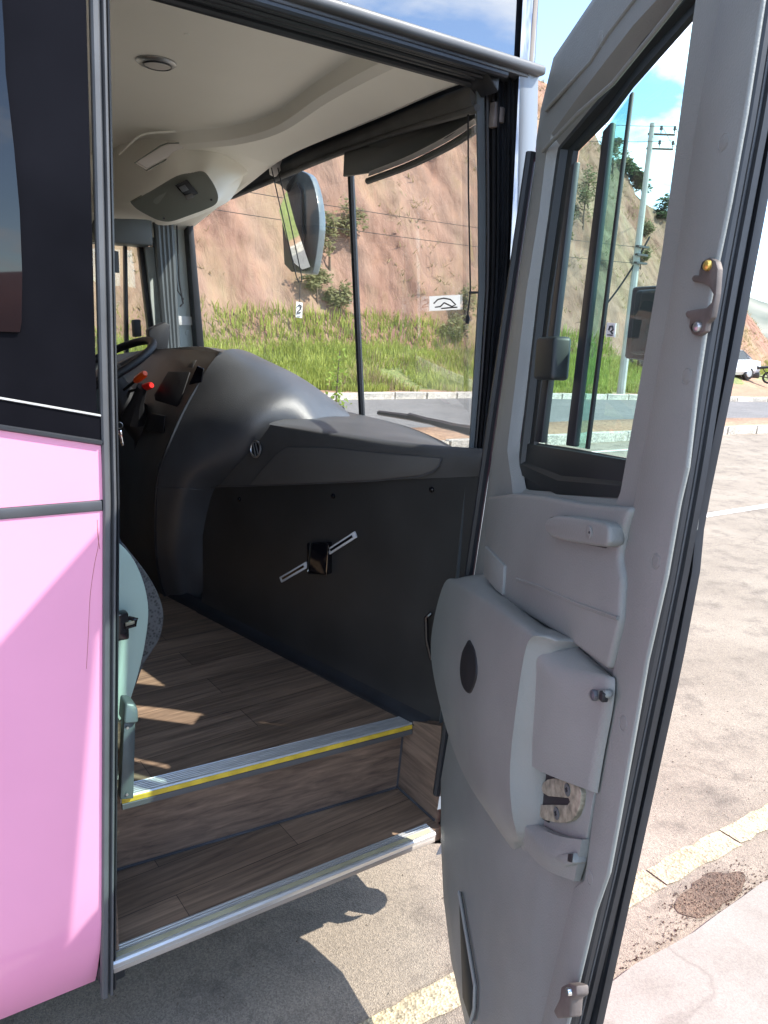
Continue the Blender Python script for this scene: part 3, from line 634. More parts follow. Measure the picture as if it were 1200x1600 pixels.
jloft('outer_seal', [(.73, .06), (.75, .03), (.79, .022), (.82, .026), (.85, .04), (.90, .035), (.95, .02), (1.0, .004)], 'rubber', fj)
bm = new(); rows = []
for v in VS:
    p = jpt(v, 1, .004); rows.append([p, p+Vector((.004, -.004, 0)), p+Vector((.03, -.006, 0)), p+Vector((.058, -.002, 0))])
p = rows[0][0]; rows.insert(0, [q+Vector((0, 0, .01)) for q in rows[0]]); p2 = rows[-1]; rows.append([Vector((q.x, q.y+.02, .27)) for q in p2])
grid(bm, rows); obj('corner_strip', bm, 'body_grey', bus, 50)
bm = new(); box(bm, 1.285, 1.36, YS+.075, YS+.14, .3, 1.36, .01); obj('pillar_filler', bm, 'black_soft', fj)
# latch striker on the jamb
bm = new(); c = jpt(180, .42, .06); obox(bm, c, (0, 1, 0), (1, 0, 0), (0, 0, 1), .02, .014, .055, .004); obox(bm, c+Vector((.012, -.012, 0)), (0, 1, 0), (1, 0, 0), (0, 0, 1), .01, .016, .035, .004); obj('striker', bm, 'rust', fj)
# front corner and front face
bm = new(); prof = [(1.318, .002), (1.345, .004), (1.372, .012), (1.392, .03), (1.400, .055), (1.392, .085), (1.372, .105)]
def cprof(name, pr, zz, m):
    b = new(); grid(b, [[(x-.045*max(0, z-1.35)+(-.02 if z < .4 else 0), YS+y, z) for x, y in pr] for z in zz]); return obj(name, b, m, bus, 60)
bm.free()
for nm, pr, m in (('corner_film', prof[:3], 'body_worn'), ('corner_rubber', prof[2:4], 'rubber'), ('corner_post', prof[3:], 'off_white')): cprof(nm, pr, (2.318, 2.6, 3.0, 3.3), m)
for nm, pr, m in (('corner_film', prof[:3], 'body_worn'), ('corner_rubber', prof[2:4], 'rubber'), ('corner_post', prof[3:], 'off_white')): cprof(nm, pr, (.28, .34, .5, .9, 1.35, 1.9, 2.318), m)
bm = new(); tube(bm, [(1.385-.045*max(0, z-1.35)+.004, YS+.1, z) for z in (1.34, 1.9, 2.4, 3.3)], .016, 10); obj('windshield_gasket', bm, 'rubber', bus)
def xw(y, z): return 1.69-.259*(y-2.68)**2-.1*(z-1.35)
bm = new(); ys = rng(1.515, 3.85, 28); grid(bm, [[(xw(y, 1.35)+.03+dx, y, z) for y in ys] for z, dx in ((.28, -.09), (.34, -.02), (.6, .03), (1.0, .02), (1.33, -.02))]); obj('front_panel', bm, 'pink', bus, 60)
bm = new(); grid(bm, [[(xw(y, 1.35)-.005+dx, y, z) for y in ys] for z, dx in ((.3, -.09), (.6, .0), (1.0, -.005), (1.335, -.03))]); obj('front_liner', bm, 'body_dark', bus, 60)
bm = new(); grid(bm, [[(xw(y, z), y, z) for y in ys] for z in rng(1.33, 2.52, 6)]); ws = obj('windshield', bm, 'windshield_glass', bus, 80)
bm = new(); y = 2.68; tube(bm, [Vector(Y(570, 662, y))+Vector((-.012, 0, 0)), Vector(Y(561, 470, y))+Vector((-.012, 0, 0)), Vector(Y(552, 265, y))+Vector((-.012, 0, 0)), Vector(Y(548, 200, y))], .0135, 8); obj('centre_divider', bm, 'rubber', ws)
bm = new(); grid(bm, [[(xw(y, 2.5)-.02+dx, y, z) for y in ys] for z, dx in ((2.46, .02), (2.9, -.02), (3.3, -.06))]); obj('upper_front_panel', bm, 'black_panel', bus)
# roof, far side wall, bulkhead, underbody
bm = new(); grid(bm, [[(x, y, z) for x in (-3, 0, 1.3, 1.45)] for y, z in ((YS+.03, 3.28), (YS+.2, 3.36), (2.68, 3.4), (3.7, 3.36), (3.93, 3.25))]); obj('roof', bm, 'black_panel', bus, 60)
bm = new(); box(bm, -3, 1.36, 3.88, 3.93, .3, 1.50); box(bm, -3, 1.36, 3.88, 3.93, 2.08, 3.25); box(bm, -3, .35, 3.88, 3.93, 1.502, 2.078); box(bm, 1.19, 1.37, 3.88, 3.93, 1.502, 2.078); obj('far_side_wall', bm, 'pillar_grey', bus)
bm = new(); box(bm, -.62, -.58, 1.50, 3.88, .60, 2.44); obj('bulkhead', bm, 'body_dark', bus)
bm = new(); box(bm, -.6, 1.33, YS+.09, 3.86, .24, .33, .02); box(bm, -.56, -.54, YS+.05, 3.86, .24, .62); obj('underbody', bm, 'body_dark', bus)
for yy in (1.60, 3.62):
    bm = new(); tube(bm, [(-1.15, yy-.12, .5), (-1.15, yy-.10, .5), (-1.15, yy+.14, .5), (-1.15, yy+.16, .5)], [.44, .5, .5, .44], 32); w = obj('wheel', bm, 'tyre', bus)
    bm = new(); tube(bm, [(-1.15, yy-.14, .5), (-1.15, yy-.115, .5)], [.24, .29], 24); obj('rim', bm, 'steel', w)
# ---- floor and steps
FZ, TZ = .60, .36
bm = new(); prism(bm, [(-.6, 1.70, FZ-.03), (.34, 1.70, FZ-.03), (1.235, 1.655, FZ-.03), (1.30, 1.60, FZ-.03), (1.40, 3.87, FZ-.03), (-.6, 3.87, FZ-.03)], (0, 0, .03)); fl = obj('floor', bm, 'wood', bus)
bm = new(); prism(bm, [(.335, YS+.02, TZ-.04), (1.225, YS+.02, TZ-.04), (1.235, 1.675, TZ-.04), (.335, 1.735, TZ-.04)], (0, 0, .04)); tread = obj('lower_step', bm, 'wood', bus)
bm = new(); prism(bm, [(.30, 1.727, TZ+.001), (1.22, 1.666, TZ+.001), (1.215, 1.648, FZ-.012), (.30, 1.70, FZ-.012)], (0, .02, 0)); obj('step_riser', bm, 'wood_plain', bus)
bm = new(); tube(bm, [(.34, 1.722, TZ+.003), (1.215, 1.663, TZ+.003)], .004, 6); obj('joint_bead', bm, 'rubber_grey', tread)
bm = new(); prism(bm, [(1.222, YS+.04, TZ), (1.222, 1.68, TZ), (1.222, 1.64, FZ+.0), (1.222, YS+.05, FZ+.06)], (.03, 0, 0)); sp = obj('step_side_panel', bm, 'wood_side', bus)
bm = new(); tube(bm, [(1.221, 1.666, TZ+.002), (1.219, 1.648, FZ-.02)], .0035, 6); tube(bm, [(1.221, 1.664, TZ+.003), (1.221, YS+.05, TZ+.003)], .004, 6); obj('corner_bead', bm, 'rubber_grey', sp)
bm = new(); box(bm, .315, .335, YS+.03, 1.74, TZ, FZ+.25); obj('step_side_panel', bm, 'wood_side', bus)
# aluminium nosings with grooves
def nosing(name, a, b, wid, parent, yellow):
    a, b = Vector(a), Vector(b); ax = (b-a).normalized(); iny = Vector((-ax.y, ax.x, 0))
    if iny.y < 0: iny = -iny
    prof = [(-.002, -.013), (-.004, 0), (.0, .004)]
    x = .002
    while x < wid-.004: prof += [(x, .0045), (x+.004, .0045), (x+.005, .0025), (x+.0065, .0025)]; x += .0075
    prof += [(wid-.002, .0045), (wid, .0005)]
    bm = new(); grid(bm, [[p+iny*d+Vector((0, 0, h)) for d, h in prof] for p in (a, b)]); n = obj(name, bm, 'alu', parent, 25)
    return n, iny
n1, iy = nosing('step_nosing', (.40, 1.662, FZ), (1.222, 1.612, FZ), .05, fl, True)
a, b = Vector((.402, 1.660, FZ-.0125)), Vector((1.220, 1.610, FZ-.0125))
bm = new(); prism(bm, [a-iy*.0045, b-iy*.0045, b-iy*.0045+Vector((0, 0, .0135)), a-iy*.0045+Vector((0, 0, .0135))], iy*.004, .001, 1); obj('yellow_strip', bm, 'yellow', n1)
bm = new(); prism(bm, [a-iy*.006+Vector((0, 0, -.016)), b-iy*.006+Vector((0, 0, -.016)), b-iy*.006+Vector((0, 0, -.0005)), a-iy*.006+Vector((0, 0, -.0005))], iy*.01, .001, 1); obj('edge_lip', bm, 'alu_dull', n1)
n2, iy2 = nosing('sill_nosing', (.315, YS+.004, TZ), (1.19, YS+.006, TZ), .046, tread, False)
bm = new(); box(bm, .315, 1.19, YS+.002, YS+.02, TZ-.026, TZ-.012, .003); obj('sill_edge', bm, 'trim_beige', tread)
bm = new(); box(bm, .318, 1.18, YS+.012, YS+.026, TZ+.0048, TZ+.0058); obj('tread_strip', bm, 'strip_tan', n2)

# ---- dashboard
def W3(u, v, o=0.0): return wall(u, v, o)
dash_face = [  # rows top to bottom, columns left to right, on the passenger face
    [(421, 662, .0), (485, 671, .0), (565, 684, .0), (646, 695, .0), (734, 701, .0), (790, 706, 0)],
    [(420, 668, .014), (484, 679, .014), (565, 692, .014), (646, 704, .014), (734, 711, .014), (790, 716, .014)],
    [(395, 700, .016), (470, 703, .012), (560, 710, .012), (646, 719, .012), (734, 727, .012), (790, 732, .012)],
    [(340, 760, .0), (440, 757, 0), (540, 753, 0), (640, 749, 0), (734, 745, 0), (790, 743, 0)]]
ctrl = [[W3(*p) for p in r] for r in dash_face]
# top shelf running forward to the windshield
sh_far = []
for y in (2.80, 2.4, 2.15, 1.9, 1.7, 1.56, 1.5): sh_far.append(Vector((xw(y, 1.38)-.015, y, 1.372)))
bm = new(); near = crom([p for p in ctrl[0]], 6); far_ = sh_far
rows = [far_, [a.lerp(b, .5)+Vector((0, 0, .012)) for a, b in zip(far_, near)], [a.lerp(b, .9)+Vector((0, 0, .006)) for a, b in zip(far_, near)]]
grid(bm, patch(rows+[near]+[crom(r, 6) for r in ctrl[1:]], 22, 40)); dash = obj('dashboard', bm, 'dash_top', bus, 50)
bm = new(); low = [[W3(340, 760.5), W3(440, 757.5), W3(540, 753.5), W3(640, 749.5), W3(734, 745.5), W3(790, 743.5)]]
for z, o in ((1.1, .0), (.9, .0), (.75, .0), (.66, .004), (.60, .03)):
    low.append([Vector((1.594-.214*y-o, y, z)) for y in (2.74, 2.45, 2.15, 1.87, 1.6, 1.48)])
grid(bm, patch(low, 20, 20)); lp = obj('lower_dash_panel', bm, 'panel_black', bus, 60)
bm = new(); grid(bm, patch([[(1.594-.214*y-.028, y, .601) for y in (2.95, 2.5, 2.1, 1.75, 1.56)], [(1.594-.214*y-.026, y, .625) for y in (2.95, 2.5, 2.1, 1.75, 1.56)], [(1.594-.214*y-.004, y, .645) for y in (2.95, 2.5, 2.1, 1.75, 1.56)]], 8, 8)); obj('kick_strip', bm, 'rubber', lp)
ip = [(446, 699), (512, 700), (588, 708), (640, 712), (688, 716.5), (684, 727), (676, 736), (657, 743), (588, 750), (500, 754), (390, 758), (410, 733), (430, 711)]
bm = new(); prism(bm, [W3(u, v, .018) for u, v in ip], (.006, .001, 0), .002, 2); obj('inset_panel', bm, 'inset', dash)
bm = new(); tube(bm, [W3(u, v, .019) for u, v in ((690, 716), (685, 728), (677, 737), (657, 744.5), (588, 751.5), (500, 755.5), (390, 759.5), (330, 761))], .0016, 6); obj('seam', bm, 'rubber_grey', dash)
def wn_(): return Vector((-1, -.214, 0)).normalized()
vc = W3(402, 702, .018); nv = (wn_()+Vector((0, 0, .12))).normalized()
a1 = nv.orthogonal().normalized(); b1 = nv.cross(a1)
bm = new(); disc(bm, vc, nv, .028, .004, 28); vent = obj('air_vent', bm, 'black_soft', dash)
bm = new(); tube(bm, [vc+nv*.007+(a1*math.cos(t)+b1*math.sin(t))*.027 for t in [6.2832*k/32 for k in range(32)]], .0035, 8, closed=True); obj('vent_ring', bm, 'steel', dash)
bm = new(); upv = Vector((0, 0, 1)); sv2 = nv.cross(upv).normalized(); dg = (upv*.9+sv2*.35).normalized(); dp = nv.cross(dg)
for k in (-.4, .4): obox(bm, vc+nv*.007+dp*.018*k, dg, dp, nv, .046-.006*abs(k), .003, .004, .001)
obj('vent_slat', bm, 'steel', dash)
for i, (u, v) in enumerate(((374, 780), (521, 775), (675, 765))):
    bm = new(); disc(bm, W3(u, v, .001), wn_(), .008, .005, 14, .002); obj('bolt_cap', bm, 'black_gloss', lp)
# chrome latch; bars coloured off-white to paint in their highlight
c = W3(497, 871, .022); e0, e1 = W3(439, 906, .018), W3(556, 836, .018); ax = (e1-e0).normalized(); w_ = wn_(); ay = w_.cross(ax)
bm = new(); obox(bm, W3(499, 872, .010), (W3(515, 872)-W3(480, 872)), (W3(497, 845)-W3(497, 898)), w_, (W3(514, 872)-W3(482, 872)).length, (W3(497, 848)-W3(497, 897)).length, .022, .004); lt = obj('latch_block', bm, 'black_gloss', lp)
bm = new(); fr = [W3(u, v, .0225) for u, v in ((485, 847), (513, 852), (510, 899), (481, 893))]; tube(bm, fr, .0016, 6, closed=True); obj('latch_rim', bm, 'chrome', lp)
for (p0, p1) in (((439, 906), (480, 882)), ((514, 862), (556, 835))):
    a, b = W3(*p0, .008), W3(*p1, .008); bm = new()
    obox(bm, (a+b)/2, b-a, ay, w_, (b-a).length, .020, .008, .002); lb = obj('latch_bar', bm, 'off_white', lp)
    bm = new(); obox(bm, (a+b)/2+w_*.0045, b-a, ay, w_, (b-a).length*.82, .008, .0012); obj('latch_groove', bm, 'black_gloss', lp)
# driver's console: the grey hump beside the cockpit
H_ = [  # left border, middle, shoulder, valley
    [(1.44, 2.95, 1.50), (1.50, 2.72, 1.46), (1.53, 2.56, 1.40), (1.55, 2.46, 1.30)],
    [(1.27, 2.86, 1.60), (1.36, 2.66, 1.530), (1.40, 2.53, 1.455), (1.42, 2.42, 1.33)],
    [Y(345, 551, 2.75), Y(418, 592, 2.56), Y(455, 616, 2.45), Y(484, 655, 2.38)],
    [Y(298, 622, 2.74), Y(362, 632, 2.53), Y(404, 652, 2.43), Y(432, 690, 2.42)],
    [Y(262, 700, 2.74), Y(318, 702, 2.58), Y(356, 710, 2.51), wall(392, 722, -.03)],
    [Y(245, 760, 2.79), Y(282, 762, 2.68), Y(308, 764, 2.66), wall(345, 768, -.03)],
    [Y(243, 850, 2.88), Y(272, 856, 2.78), Y(296, 856, 2.76), wall(325, 858, -.03)],
    [Y(250, 905, 2.95), Y(276, 912, 2.85), Y(296, 914, 2.83), wall(325, 918, -.03)],
    [Zp(259, 934, .59), Zp(282, 941, .59), Zp(300, 944, .59), Zp(326, 949, .59)]]
bm = new(); grid(bm, patch([[Vector(p) for p in r] for r in H_], 48, 20)); hump = obj('driver_console', bm, 'dash', bus, 80)
bm = new(); bl = crom([Vector(r[0]) for r in H_[2:]], 30); tube(bm, bl, .007, 8); obj('console_edge', bm, 'rubber', hump)
bm = new(); tube(bm, [Y(245, 761, 2.785), Y(282, 763, 2.675), Y(308, 765, 2.655), wall(335, 767, -.01)], .0014, 6); obj('seam', bm, 'rubber_grey', hump)
# instrument panel facing the driver
I_ = [[Y(170, 556, 3.80), Y(235, 546, 3.50), Y(290, 546, 3.1), Vector(H_[2][0])],
      [Y(168, 610, 3.6), Y(220, 600, 3.40), Y(275, 590, 3.0), Y(322, 585, 2.745)],
      [Y(165, 690, 3.5), Y(205, 690, 3.30), Y(235, 690, 3.0), Vector(H_[4][0])],
      [Y(160, 800, 3.5), Y(195, 800, 3.30), Y(220, 790, 3.05), Vector(H_[5][0])],
      [Y(150, 960, 3.7), Y(190, 950, 3.5), Y(225, 942, 3.2), Vector(H_[8][0])]]
bm = new(); grid(bm, patch(I_, 24, 18)); ins = obj('instrument_panel', bm, 'instrument', bus, 80)
bm = new(); grid(bm, patch([[Vector((1.40, 2.95, 1.52)), Vector((1.42, 3.4, 1.52)), Vector((1.40, 3.85, 1.5))], [Vector((1.25, 2.86, 1.60)), Vector((1.2, 3.3, 1.6)), Vector((1.2, 3.85, 1.55))], [I_[0][3]+Vector((0, 0, .004)), I_[0][2]+Vector((.02, 0, .012)), I_[0][0]+Vector((.05, .1, 0))]], 8, 12)); obj('binnacle_top', bm, 'dash_top', bus, 80)
def quad(pts, ys, off, m, name, parent, th=.006, bev=.004):
    P = [Y(u, v, y) for (u, v), y in zip(pts, ys)]; n = (P[1]-P[0]).cross(P[2]-P[0]).normalized()
    if n.dot(CAM-P[0]) < 0: n = -n
    bm = new(); prism(bm, [p+n*off for p in P], n*th, bev, 2); return obj(name, bm, m, parent)
quad([(268, 583), (302, 584), (286, 632), (281, 638), (248, 628), (246, 620)], [2.98, 2.85, 2.83, 2.84, 2.98, 3.0], .012, 'black_soft', 'screen_bezel', ins)
quad([(240, 645), (264, 650), (262, 678), (234, 672)], [2.98, 2.86, 2.86, 3.0], .012, 'black_soft', 'storage_pocket', ins)
quad([(303, 565), (311, 565), (305, 577), (297, 576)], [2.85, 2.82, 2.82, 2.85], .012, 'inset', 'label_plate', ins, .002, .0005)
quad([(312, 572), (322, 577), (318, 598), (298, 602)], [2.72, 2.70, 2.70, 2.75], .01, 'black_gloss', 'switch_block', ins, .01, .003)
# steering wheel and column
wc = Vector((.775, 3.23, 1.515)); wnrm = Vector((-.50, -.03, .86)).normalized(); wa = wnrm.orthogonal().normalized(); wb = wnrm.cross(wa)
bm = new(); tube(bm, [wc+(wa*math.cos(t)+wb*math.sin(t))*.225 for t in [6.2832*k/48 for k in range(48)]], .0165, 12, closed=True); wh = obj('steering_wheel', bm, 'black_soft', bus, 80)
bm = new(); disc(bm, wc-wnrm*.04, wnrm, .075, .03, 24, .012)
for k in range(4):
    a = wa*math.cos(k*math.pi/2+.6)+wb*math.sin(k*math.pi/2+.6); obox(bm, wc+a*.14-wnrm*.018, a, wnrm.cross(a), wnrm, .17, .035, .014, .004)
obj('spoke_hub', bm, 'instrument', wh)
bm = new(); tube(bm, [wc-wnrm*.04, wc-wnrm*.16, wc-wnrm*.30+Vector((.04, 0, -.02)), (.98, 3.23, 1.0)], [.05, .065, .075, .09], 14); colm = obj('steering_column', bm, 'black_soft', bus, 60)
def stalk(u0, v0, u1, v1, y0, y1, m, name):
    a, b = Y(u0, v0, y0), Y(u1, v1, y1); bm = new(); tube(bm, [a, a.lerp(b, .7)], .006, 8); st = obj('stalk', bm, 'black_soft', colm)
    bm = new(); tube(bm, [a.lerp(b, .6), a.lerp(b, .66), a.lerp(b, .95), b], [.011, .0145, .0145, .010], 10); obj(name, bm, m, colm)
stalk(190, 612, 227, 583, 3.2, 3.02, 'orange_plastic', 'orange_stalk_tip'); stalk(200, 612, 237, 602, 3.2, 3.0, 'red_plastic', 'red_stalk_tip')
bm = new(); tube(bm, [Y(222, 604, 3.05), Y(214, 630, 3.1), Y(208, 655, 3.15)], [.02, .028, .05], 10); obj('stalk_switch', bm, 'black_soft', colm)
# keys in the ignition
kp = Y(187, 668, 3.05); kt = thing('ignition_key', 'small silver key with ring hanging in the ignition below the steering wheel', 'key', kp)
bm = new(); tube(bm, [kp+Vector((0, 0, .008))+(Vector((1, -.3, 0)).normalized()*math.cos(t)+Vector((0, 0, 1))*math.sin(t))*.012 for t in [6.2832*k/20 for k in range(20)]], .002, 6, closed=True); obj('ring', bm, 'steel', kt)
bm = new(); a, b = Y(188, 676, 3.05), Y(192, 696, 3.05); obox(bm, (a+b)/2, b-a, (1, -.3, 0), (.3, 1, 0), (b-a).length, .010, .004, .001); obox(bm, a, b-a, (1, -.3, 0), (.3, 1, 0), .02, .016, .006, .002); obj('blade', bm, 'chrome', kt)

# ---- crew seat beside the steps
SP = [(120, 846), (178, 848), (198, 860), (214, 884), (226, 915), (232, 950), (230, 985), (222, 1030), (210, 1075), (200, 1104), (190, 1122), (178, 1132), (120, 1140)]
bm = new(); prism(bm, crom([Y(u, v, 1.79) for u, v in SP], 40), (0, .09, 0), .02, 3); seat = obj('crew_seat', bm, 'mint', bus, 50)
CP = [(140, 842), (182, 842), (206, 866), (232, 900), (249, 932), (256, 962), (251, 995), (238, 1018), (224, 1040), (200, 1090), (140, 1100)]
bm = new(); prism(bm, crom([Y(u, v, 1.90) for u, v in CP], 40), (0, .30, 0), .035, 4); obj('seat_cushion', bm, 'mesh_fabric', seat, 60)
bm = new(); prism(bm, crom([Y(u, v, 1.87) for u, v in ((150, 838), (182, 838), (190, 847), (192, 856), (186, 866), (150, 870))], 20), (0, .25, 0), .012, 3); obj('seat_piping', bm, 'seat_navy', seat, 60)
bm = new(); obox(bm, Y(183, 978, 1.76), (1, 0, 0), (0, 1, 0), (0, 0, 1), .05, .03, .07, .006); bk = obj('belt_buckle', bm, 'black_gloss', seat)
bm = new(); tube(bm, [Y(190, 972, 1.76), Y(203, 966, 1.75), Y(213, 968, 1.745), Y(211, 976, 1.745), Y(196, 980, 1.75)], .006, 8); obj('belt_tongue', bm, 'black_gloss', seat)
bm = new(); obox(bm, Y(203, 974, 1.742), (1, 0, .15), (0, 1, 0), (0, 0, 1), .022, .006, .008, .001); obj('belt_clip', bm, 'rust', seat)
p0, p1 = Y(198, 1248, 1.645), Y(203, 1125, 1.70); bm = new(); prism(bm, [Y(188, 1250, 1.645), Y(209, 1248, 1.645), Y(212, 1125, 1.675), Y(194, 1125, 1.675)], (0, .028, 0), .003); post = obj('seat_post', bm, 'post_metal', bus)
bm = new(); prism(bm, [Y(193, 1132, 1.66), Y(217, 1130, 1.66), Y(216, 1108, 1.67), Y(211, 1099, 1.68), Y(196, 1098, 1.68)], (0, .05, 0), .006, 3); obj('post_cap', bm, 'post_metal', post)
for u, v in ((199, 1137), (198, 1241)):
    bm = new(); disc(bm, Y(u, v, 1.664-.018*(v > 1200)), (0, -1, 0), .0035, .003, 10); obj('screw', bm, 'steel', post)
bm = new(); prism(bm, [Y(174, 1255, 1.70), Y(190, 1253, 1.70), Y(190, 1130, 1.74), Y(174, 1130, 1.74)], (0, .03, 0)); obj('post_base_panel', bm, 'wood_plain', bus)
bm = new(); obox(bm, Y(181, 1207, 1.695), (1, 0, 0), (0, 1, 0), (0, 0, 1), .012, .01, .04, .004); obj('catch', bm, 'steel', post)

# ---- ceiling
CR = [(1.50, 1.02, 1.20, 2.285, 2.285), (1.60, 1.06, 1.215, 2.335, 2.292), (1.75, 1.10, 1.25, 2.40, 2.308), (2.17, 1.168, 1.335, 2.425, 2.337), (2.58, 1.215, 1.35, 2.42, 2.337), (2.80, 1.15, 1.355, 2.405, 2.33), (2.95, 1.00, 1.35, 2.385, 2.31), (3.15, .89, 1.345, 2.36, 2.27), (3.5, .87, 1.33, 2.29, 2.2), (3.9, .86, 1.30, 2.12, 2.1)]
def ccol(y, xs, xf, zm, zf):
    dp = .06 if y > 1.75 else .06*(y-1.5)/.25
    m1 = xs+.03; return [Vector((-.6, y, zm)), Vector((xs-.6, y, zm)), Vector((xs-.10, y, zm)), Vector((xs-.012, y, zm)), Vector((xs, y, zm-.004)), Vector((xs+.008, y, zm-dp*.75)), Vector((m1, y, zm-dp)), Vector(((m1+xf)/2, y, (zm-dp)*.5+zf*.5+.008)), Vector((xf, y, zf)), Vector((xf+.03, y, zf+.01))]
cols = [ccol(*c) for c in CR]
fine = list(zip(*[crom([c[k] for c in cols], 48) for k in range(10)]))
bm = new(); grid(bm, [list(f) for f in fine]); ceil = obj('ceiling', bm, 'ceiling_beige', bus, 24)
lc = Zp(244, 95, 2.428); bm = new()
def ell(c, r1, r2, th, m, name, parent, n=30, z=0):
    bm = new(); c = Vector(c); rr_ = []
    for s, h in ((1.0, 0), (1.0, -th*.6), (.9, -th), (.6, -th)): rr_.append([bm.verts.new(c+Vector((math.cos(6.2832*k/n)*r1*s, math.sin(6.2832*k/n)*r2*s, h))) for k in range(n)])
    for i in range(3):
        for k in range(n): bm.faces.new((rr_[i][k], rr_[i][(k+1) % n], rr_[i+1][(k+1) % n], rr_[i+1][k]))
    bm.faces.new(rr_[-1]); return obj(name, bm, m, parent, 40)
sp_ = ell(lc, .056, .056, .010, 'steel', 'ceiling_speaker', ceil)
ell(lc+Vector((.005, .003, -.009)), .036, .036, .004, 'ceiling_lens', 'lamp_lens', ceil)
bm = new(); tube(bm, [lc+Vector((.005+.038*math.cos(t), .003+.038*math.sin(t), -.0115)) for t in [6.2832*k/28 for k in range(28)]], .0025, 6, closed=True); obj('lamp_ring', bm, 'rubber_grey', ceil)
for u, v in ((292, 53), (305, 180)):
    bm = new(); q = Zp(u, v, 2.424); disc(bm, q, (0, 0, -1), .008, .003, 12); obj('screw_cap', bm, 'ceiling_beige', ceil)
# overhead driver console: a moulded drop from the ceiling with a plate
PL = [(204, 317), (240, 296), (276, 275), (300, 270), (318, 268), (329, 280), (337, 294), (341, 308), (337, 319), (322, 327), (295, 337), (268, 346), (250, 345), (233, 338), (214, 327)]
PLY = [3.02, 2.95, 2.90, 2.88, 2.86, 2.85, 2.85, 2.85, 2.86, 2.88, 2.92, 2.96, 2.98, 3.0, 3.02]
OUT = [(150, 310), (160, 245), (235, 205), (300, 196), (350, 206), (385, 232), (398, 262), (384, 272), (368, 300), (352, 318), (300, 341), (268, 351), (246, 351), (228, 343), (150, 338)]
OY = [3.5, 3.3, 3.06, 3.02, 3.0, 3.04, 3.06, 3.10, 3.06, 3.0, 3.0, 3.04, 3.06, 3.1, 3.5]
MID = [((a[0]*.52+b[0]*.48), (a[1]*.52+b[1]*.48), (y1*.62+y2*.38)) for a, b, y1, y2 in zip(PL, OUT, PLY, OY)]
r0 = [Y(u, v, y) for (u, v), y in zip(PL, PLY)]; r1_ = [Y(u, v, y) for u, v, y in MID]; r2_ = [Y(u, v, y) for (u, v), y in zip(OUT, OY)]
cl = lambda r: crom(r+[r[0]], 60)
bm = new(); rr3 = [cl(r0), cl(r1_), cl(r2_)]; rows = [list(x) for x in zip(*[crom([a, b, c], 12) for a, b, c in zip(*rr3)])]; grid(bm, rows)
oc = obj('overhead_console', bm, 'ceiling_beige', bus, 80)
bm = new(); ctr = sum(r0, Vector())/len(r0); pn = (CAM-ctr).normalized(); prism(bm, [p+Vector((0, -.002, -.001)) for p in cl(r0)[:-1]], Vector((0, .012, .008)), .003, 2); obj('console_plate', bm, 'console_plate', oc, 50)
q4 = lambda pts, y, th, m, nm, bev=.003: quad(pts, [y]*len(pts), .004, m, nm, oc, th, bev)
q4([(272, 290), (290, 281), (308, 303), (292, 311)], 2.88, .014, 'black_soft', 'switch_unit'); q4([(278, 293), (288, 289), (294, 297), (284, 301)], 2.862, .004, 'alu_dull', 'switch_display', .001); q4([(287, 306), (299, 302), (303, 308), (291, 313)], 2.862, .004, 'inset', 'switch_keys', .001)
for u, v in ((330, 312), (256, 341), (293, 330)):
    bm = new(); disc(bm, Y(u, v, 2.855+(.09 if u < 300 else 0)), (0, -1, -.3), .004, .004, 10); obj('screw', bm, 'black_soft', oc)
q4([(207, 254), (250, 226), (262, 222), (296, 222), (299, 226), (290, 235), (228, 269)], 2.965, .010, 'ceiling_beige', 'lamp_frame', .006); q4([(212, 254), (252, 229), (263, 225), (292, 225), (286, 233), (229, 264)], 2.953, .004, 'ceiling_lens', 'reading_lamp', .002)
bm = new(); tube(bm, [Y(u, v, 2.948) for u, v in ((210, 255), (251, 227.5), (262, 223.5), (294, 223.5), (287, 234), (229, 266.5))], .0022, 6, closed=True); obj('lamp_seam', bm, 'console_plate', oc)
bm = new(); tube(bm, crom([Y(186, 241, 3.03), Y(204, 224, 2.99), Y(224, 210, 2.965), (Y(262, 206, 2.95)), Y(300, 204, 2.95)], 20), .004, 6); obj('moulding_edge', bm, 'ceiling_beige', oc)

# ---- blinds, visor, cords
def bl_line(z_off, x_off): return [Vector((xw(y, 2.3)-.06+x_off, y, 2.30+z_off+.03*math.sin((y-1.5)/2.3*math.pi))) for y in rng(1.53, 3.6, 20)]
bl = [Y(752, 150, 1.52), Y(740, 155, 1.56), Y(640, 188, 2.0), Y(560, 217, 2.4), Y(500, 240, 2.68), Y(440, 266, 3.0), Y(360, 300, 3.45)]
bm = new(); tube(bm, crom(bl, 30), .032, 14); rol = obj('blind_roller', bm, 'blind', bus, 60)
bm = new(); tube(bm, crom([p+Vector((-.02, -.01, -.030)) for p in bl], 30), .008, 10); obj('blind_bar', bm, 'blind', rol)
bm = new(); grid(bm, [[p+Vector((.03, .02, .03)) for p in crom(bl, 20)], [p+Vector((.10, .04, .20)) for p in crom(bl, 20)]]); obj('header_trim', bm, 'black_soft', rol)
for u0, v0, u1 in ((424, 255, 440),):
    bm = new(); prism(bm, [Y(422, 246, 2.95), Y(440, 240, 2.95), Y(442, 262, 2.95), Y(432, 276, 2.95), Y(424, 272, 2.95)], (0, .02, 0), .003); obj('blind_bracket', bm, 'ceiling_lens', rol)
bm = new(); tube(bm, [Y(424, 262, 2.93), Y(444, 350, 2.93), Y(463, 432, 2.93), Y(467, 441, 2.93), Y(471, 440, 2.93), Y(471, 430, 2.93), Y(452, 340, 2.93), Y(434, 262, 2.93)], .0026, 6); obj('blind_cord', bm, 'black_soft', rol)
tg = Y(468, 484, 2.93); tt = thing('hanging_tag', 'small white card tag with black emblem hanging from the blind cord', 'tag', tg)
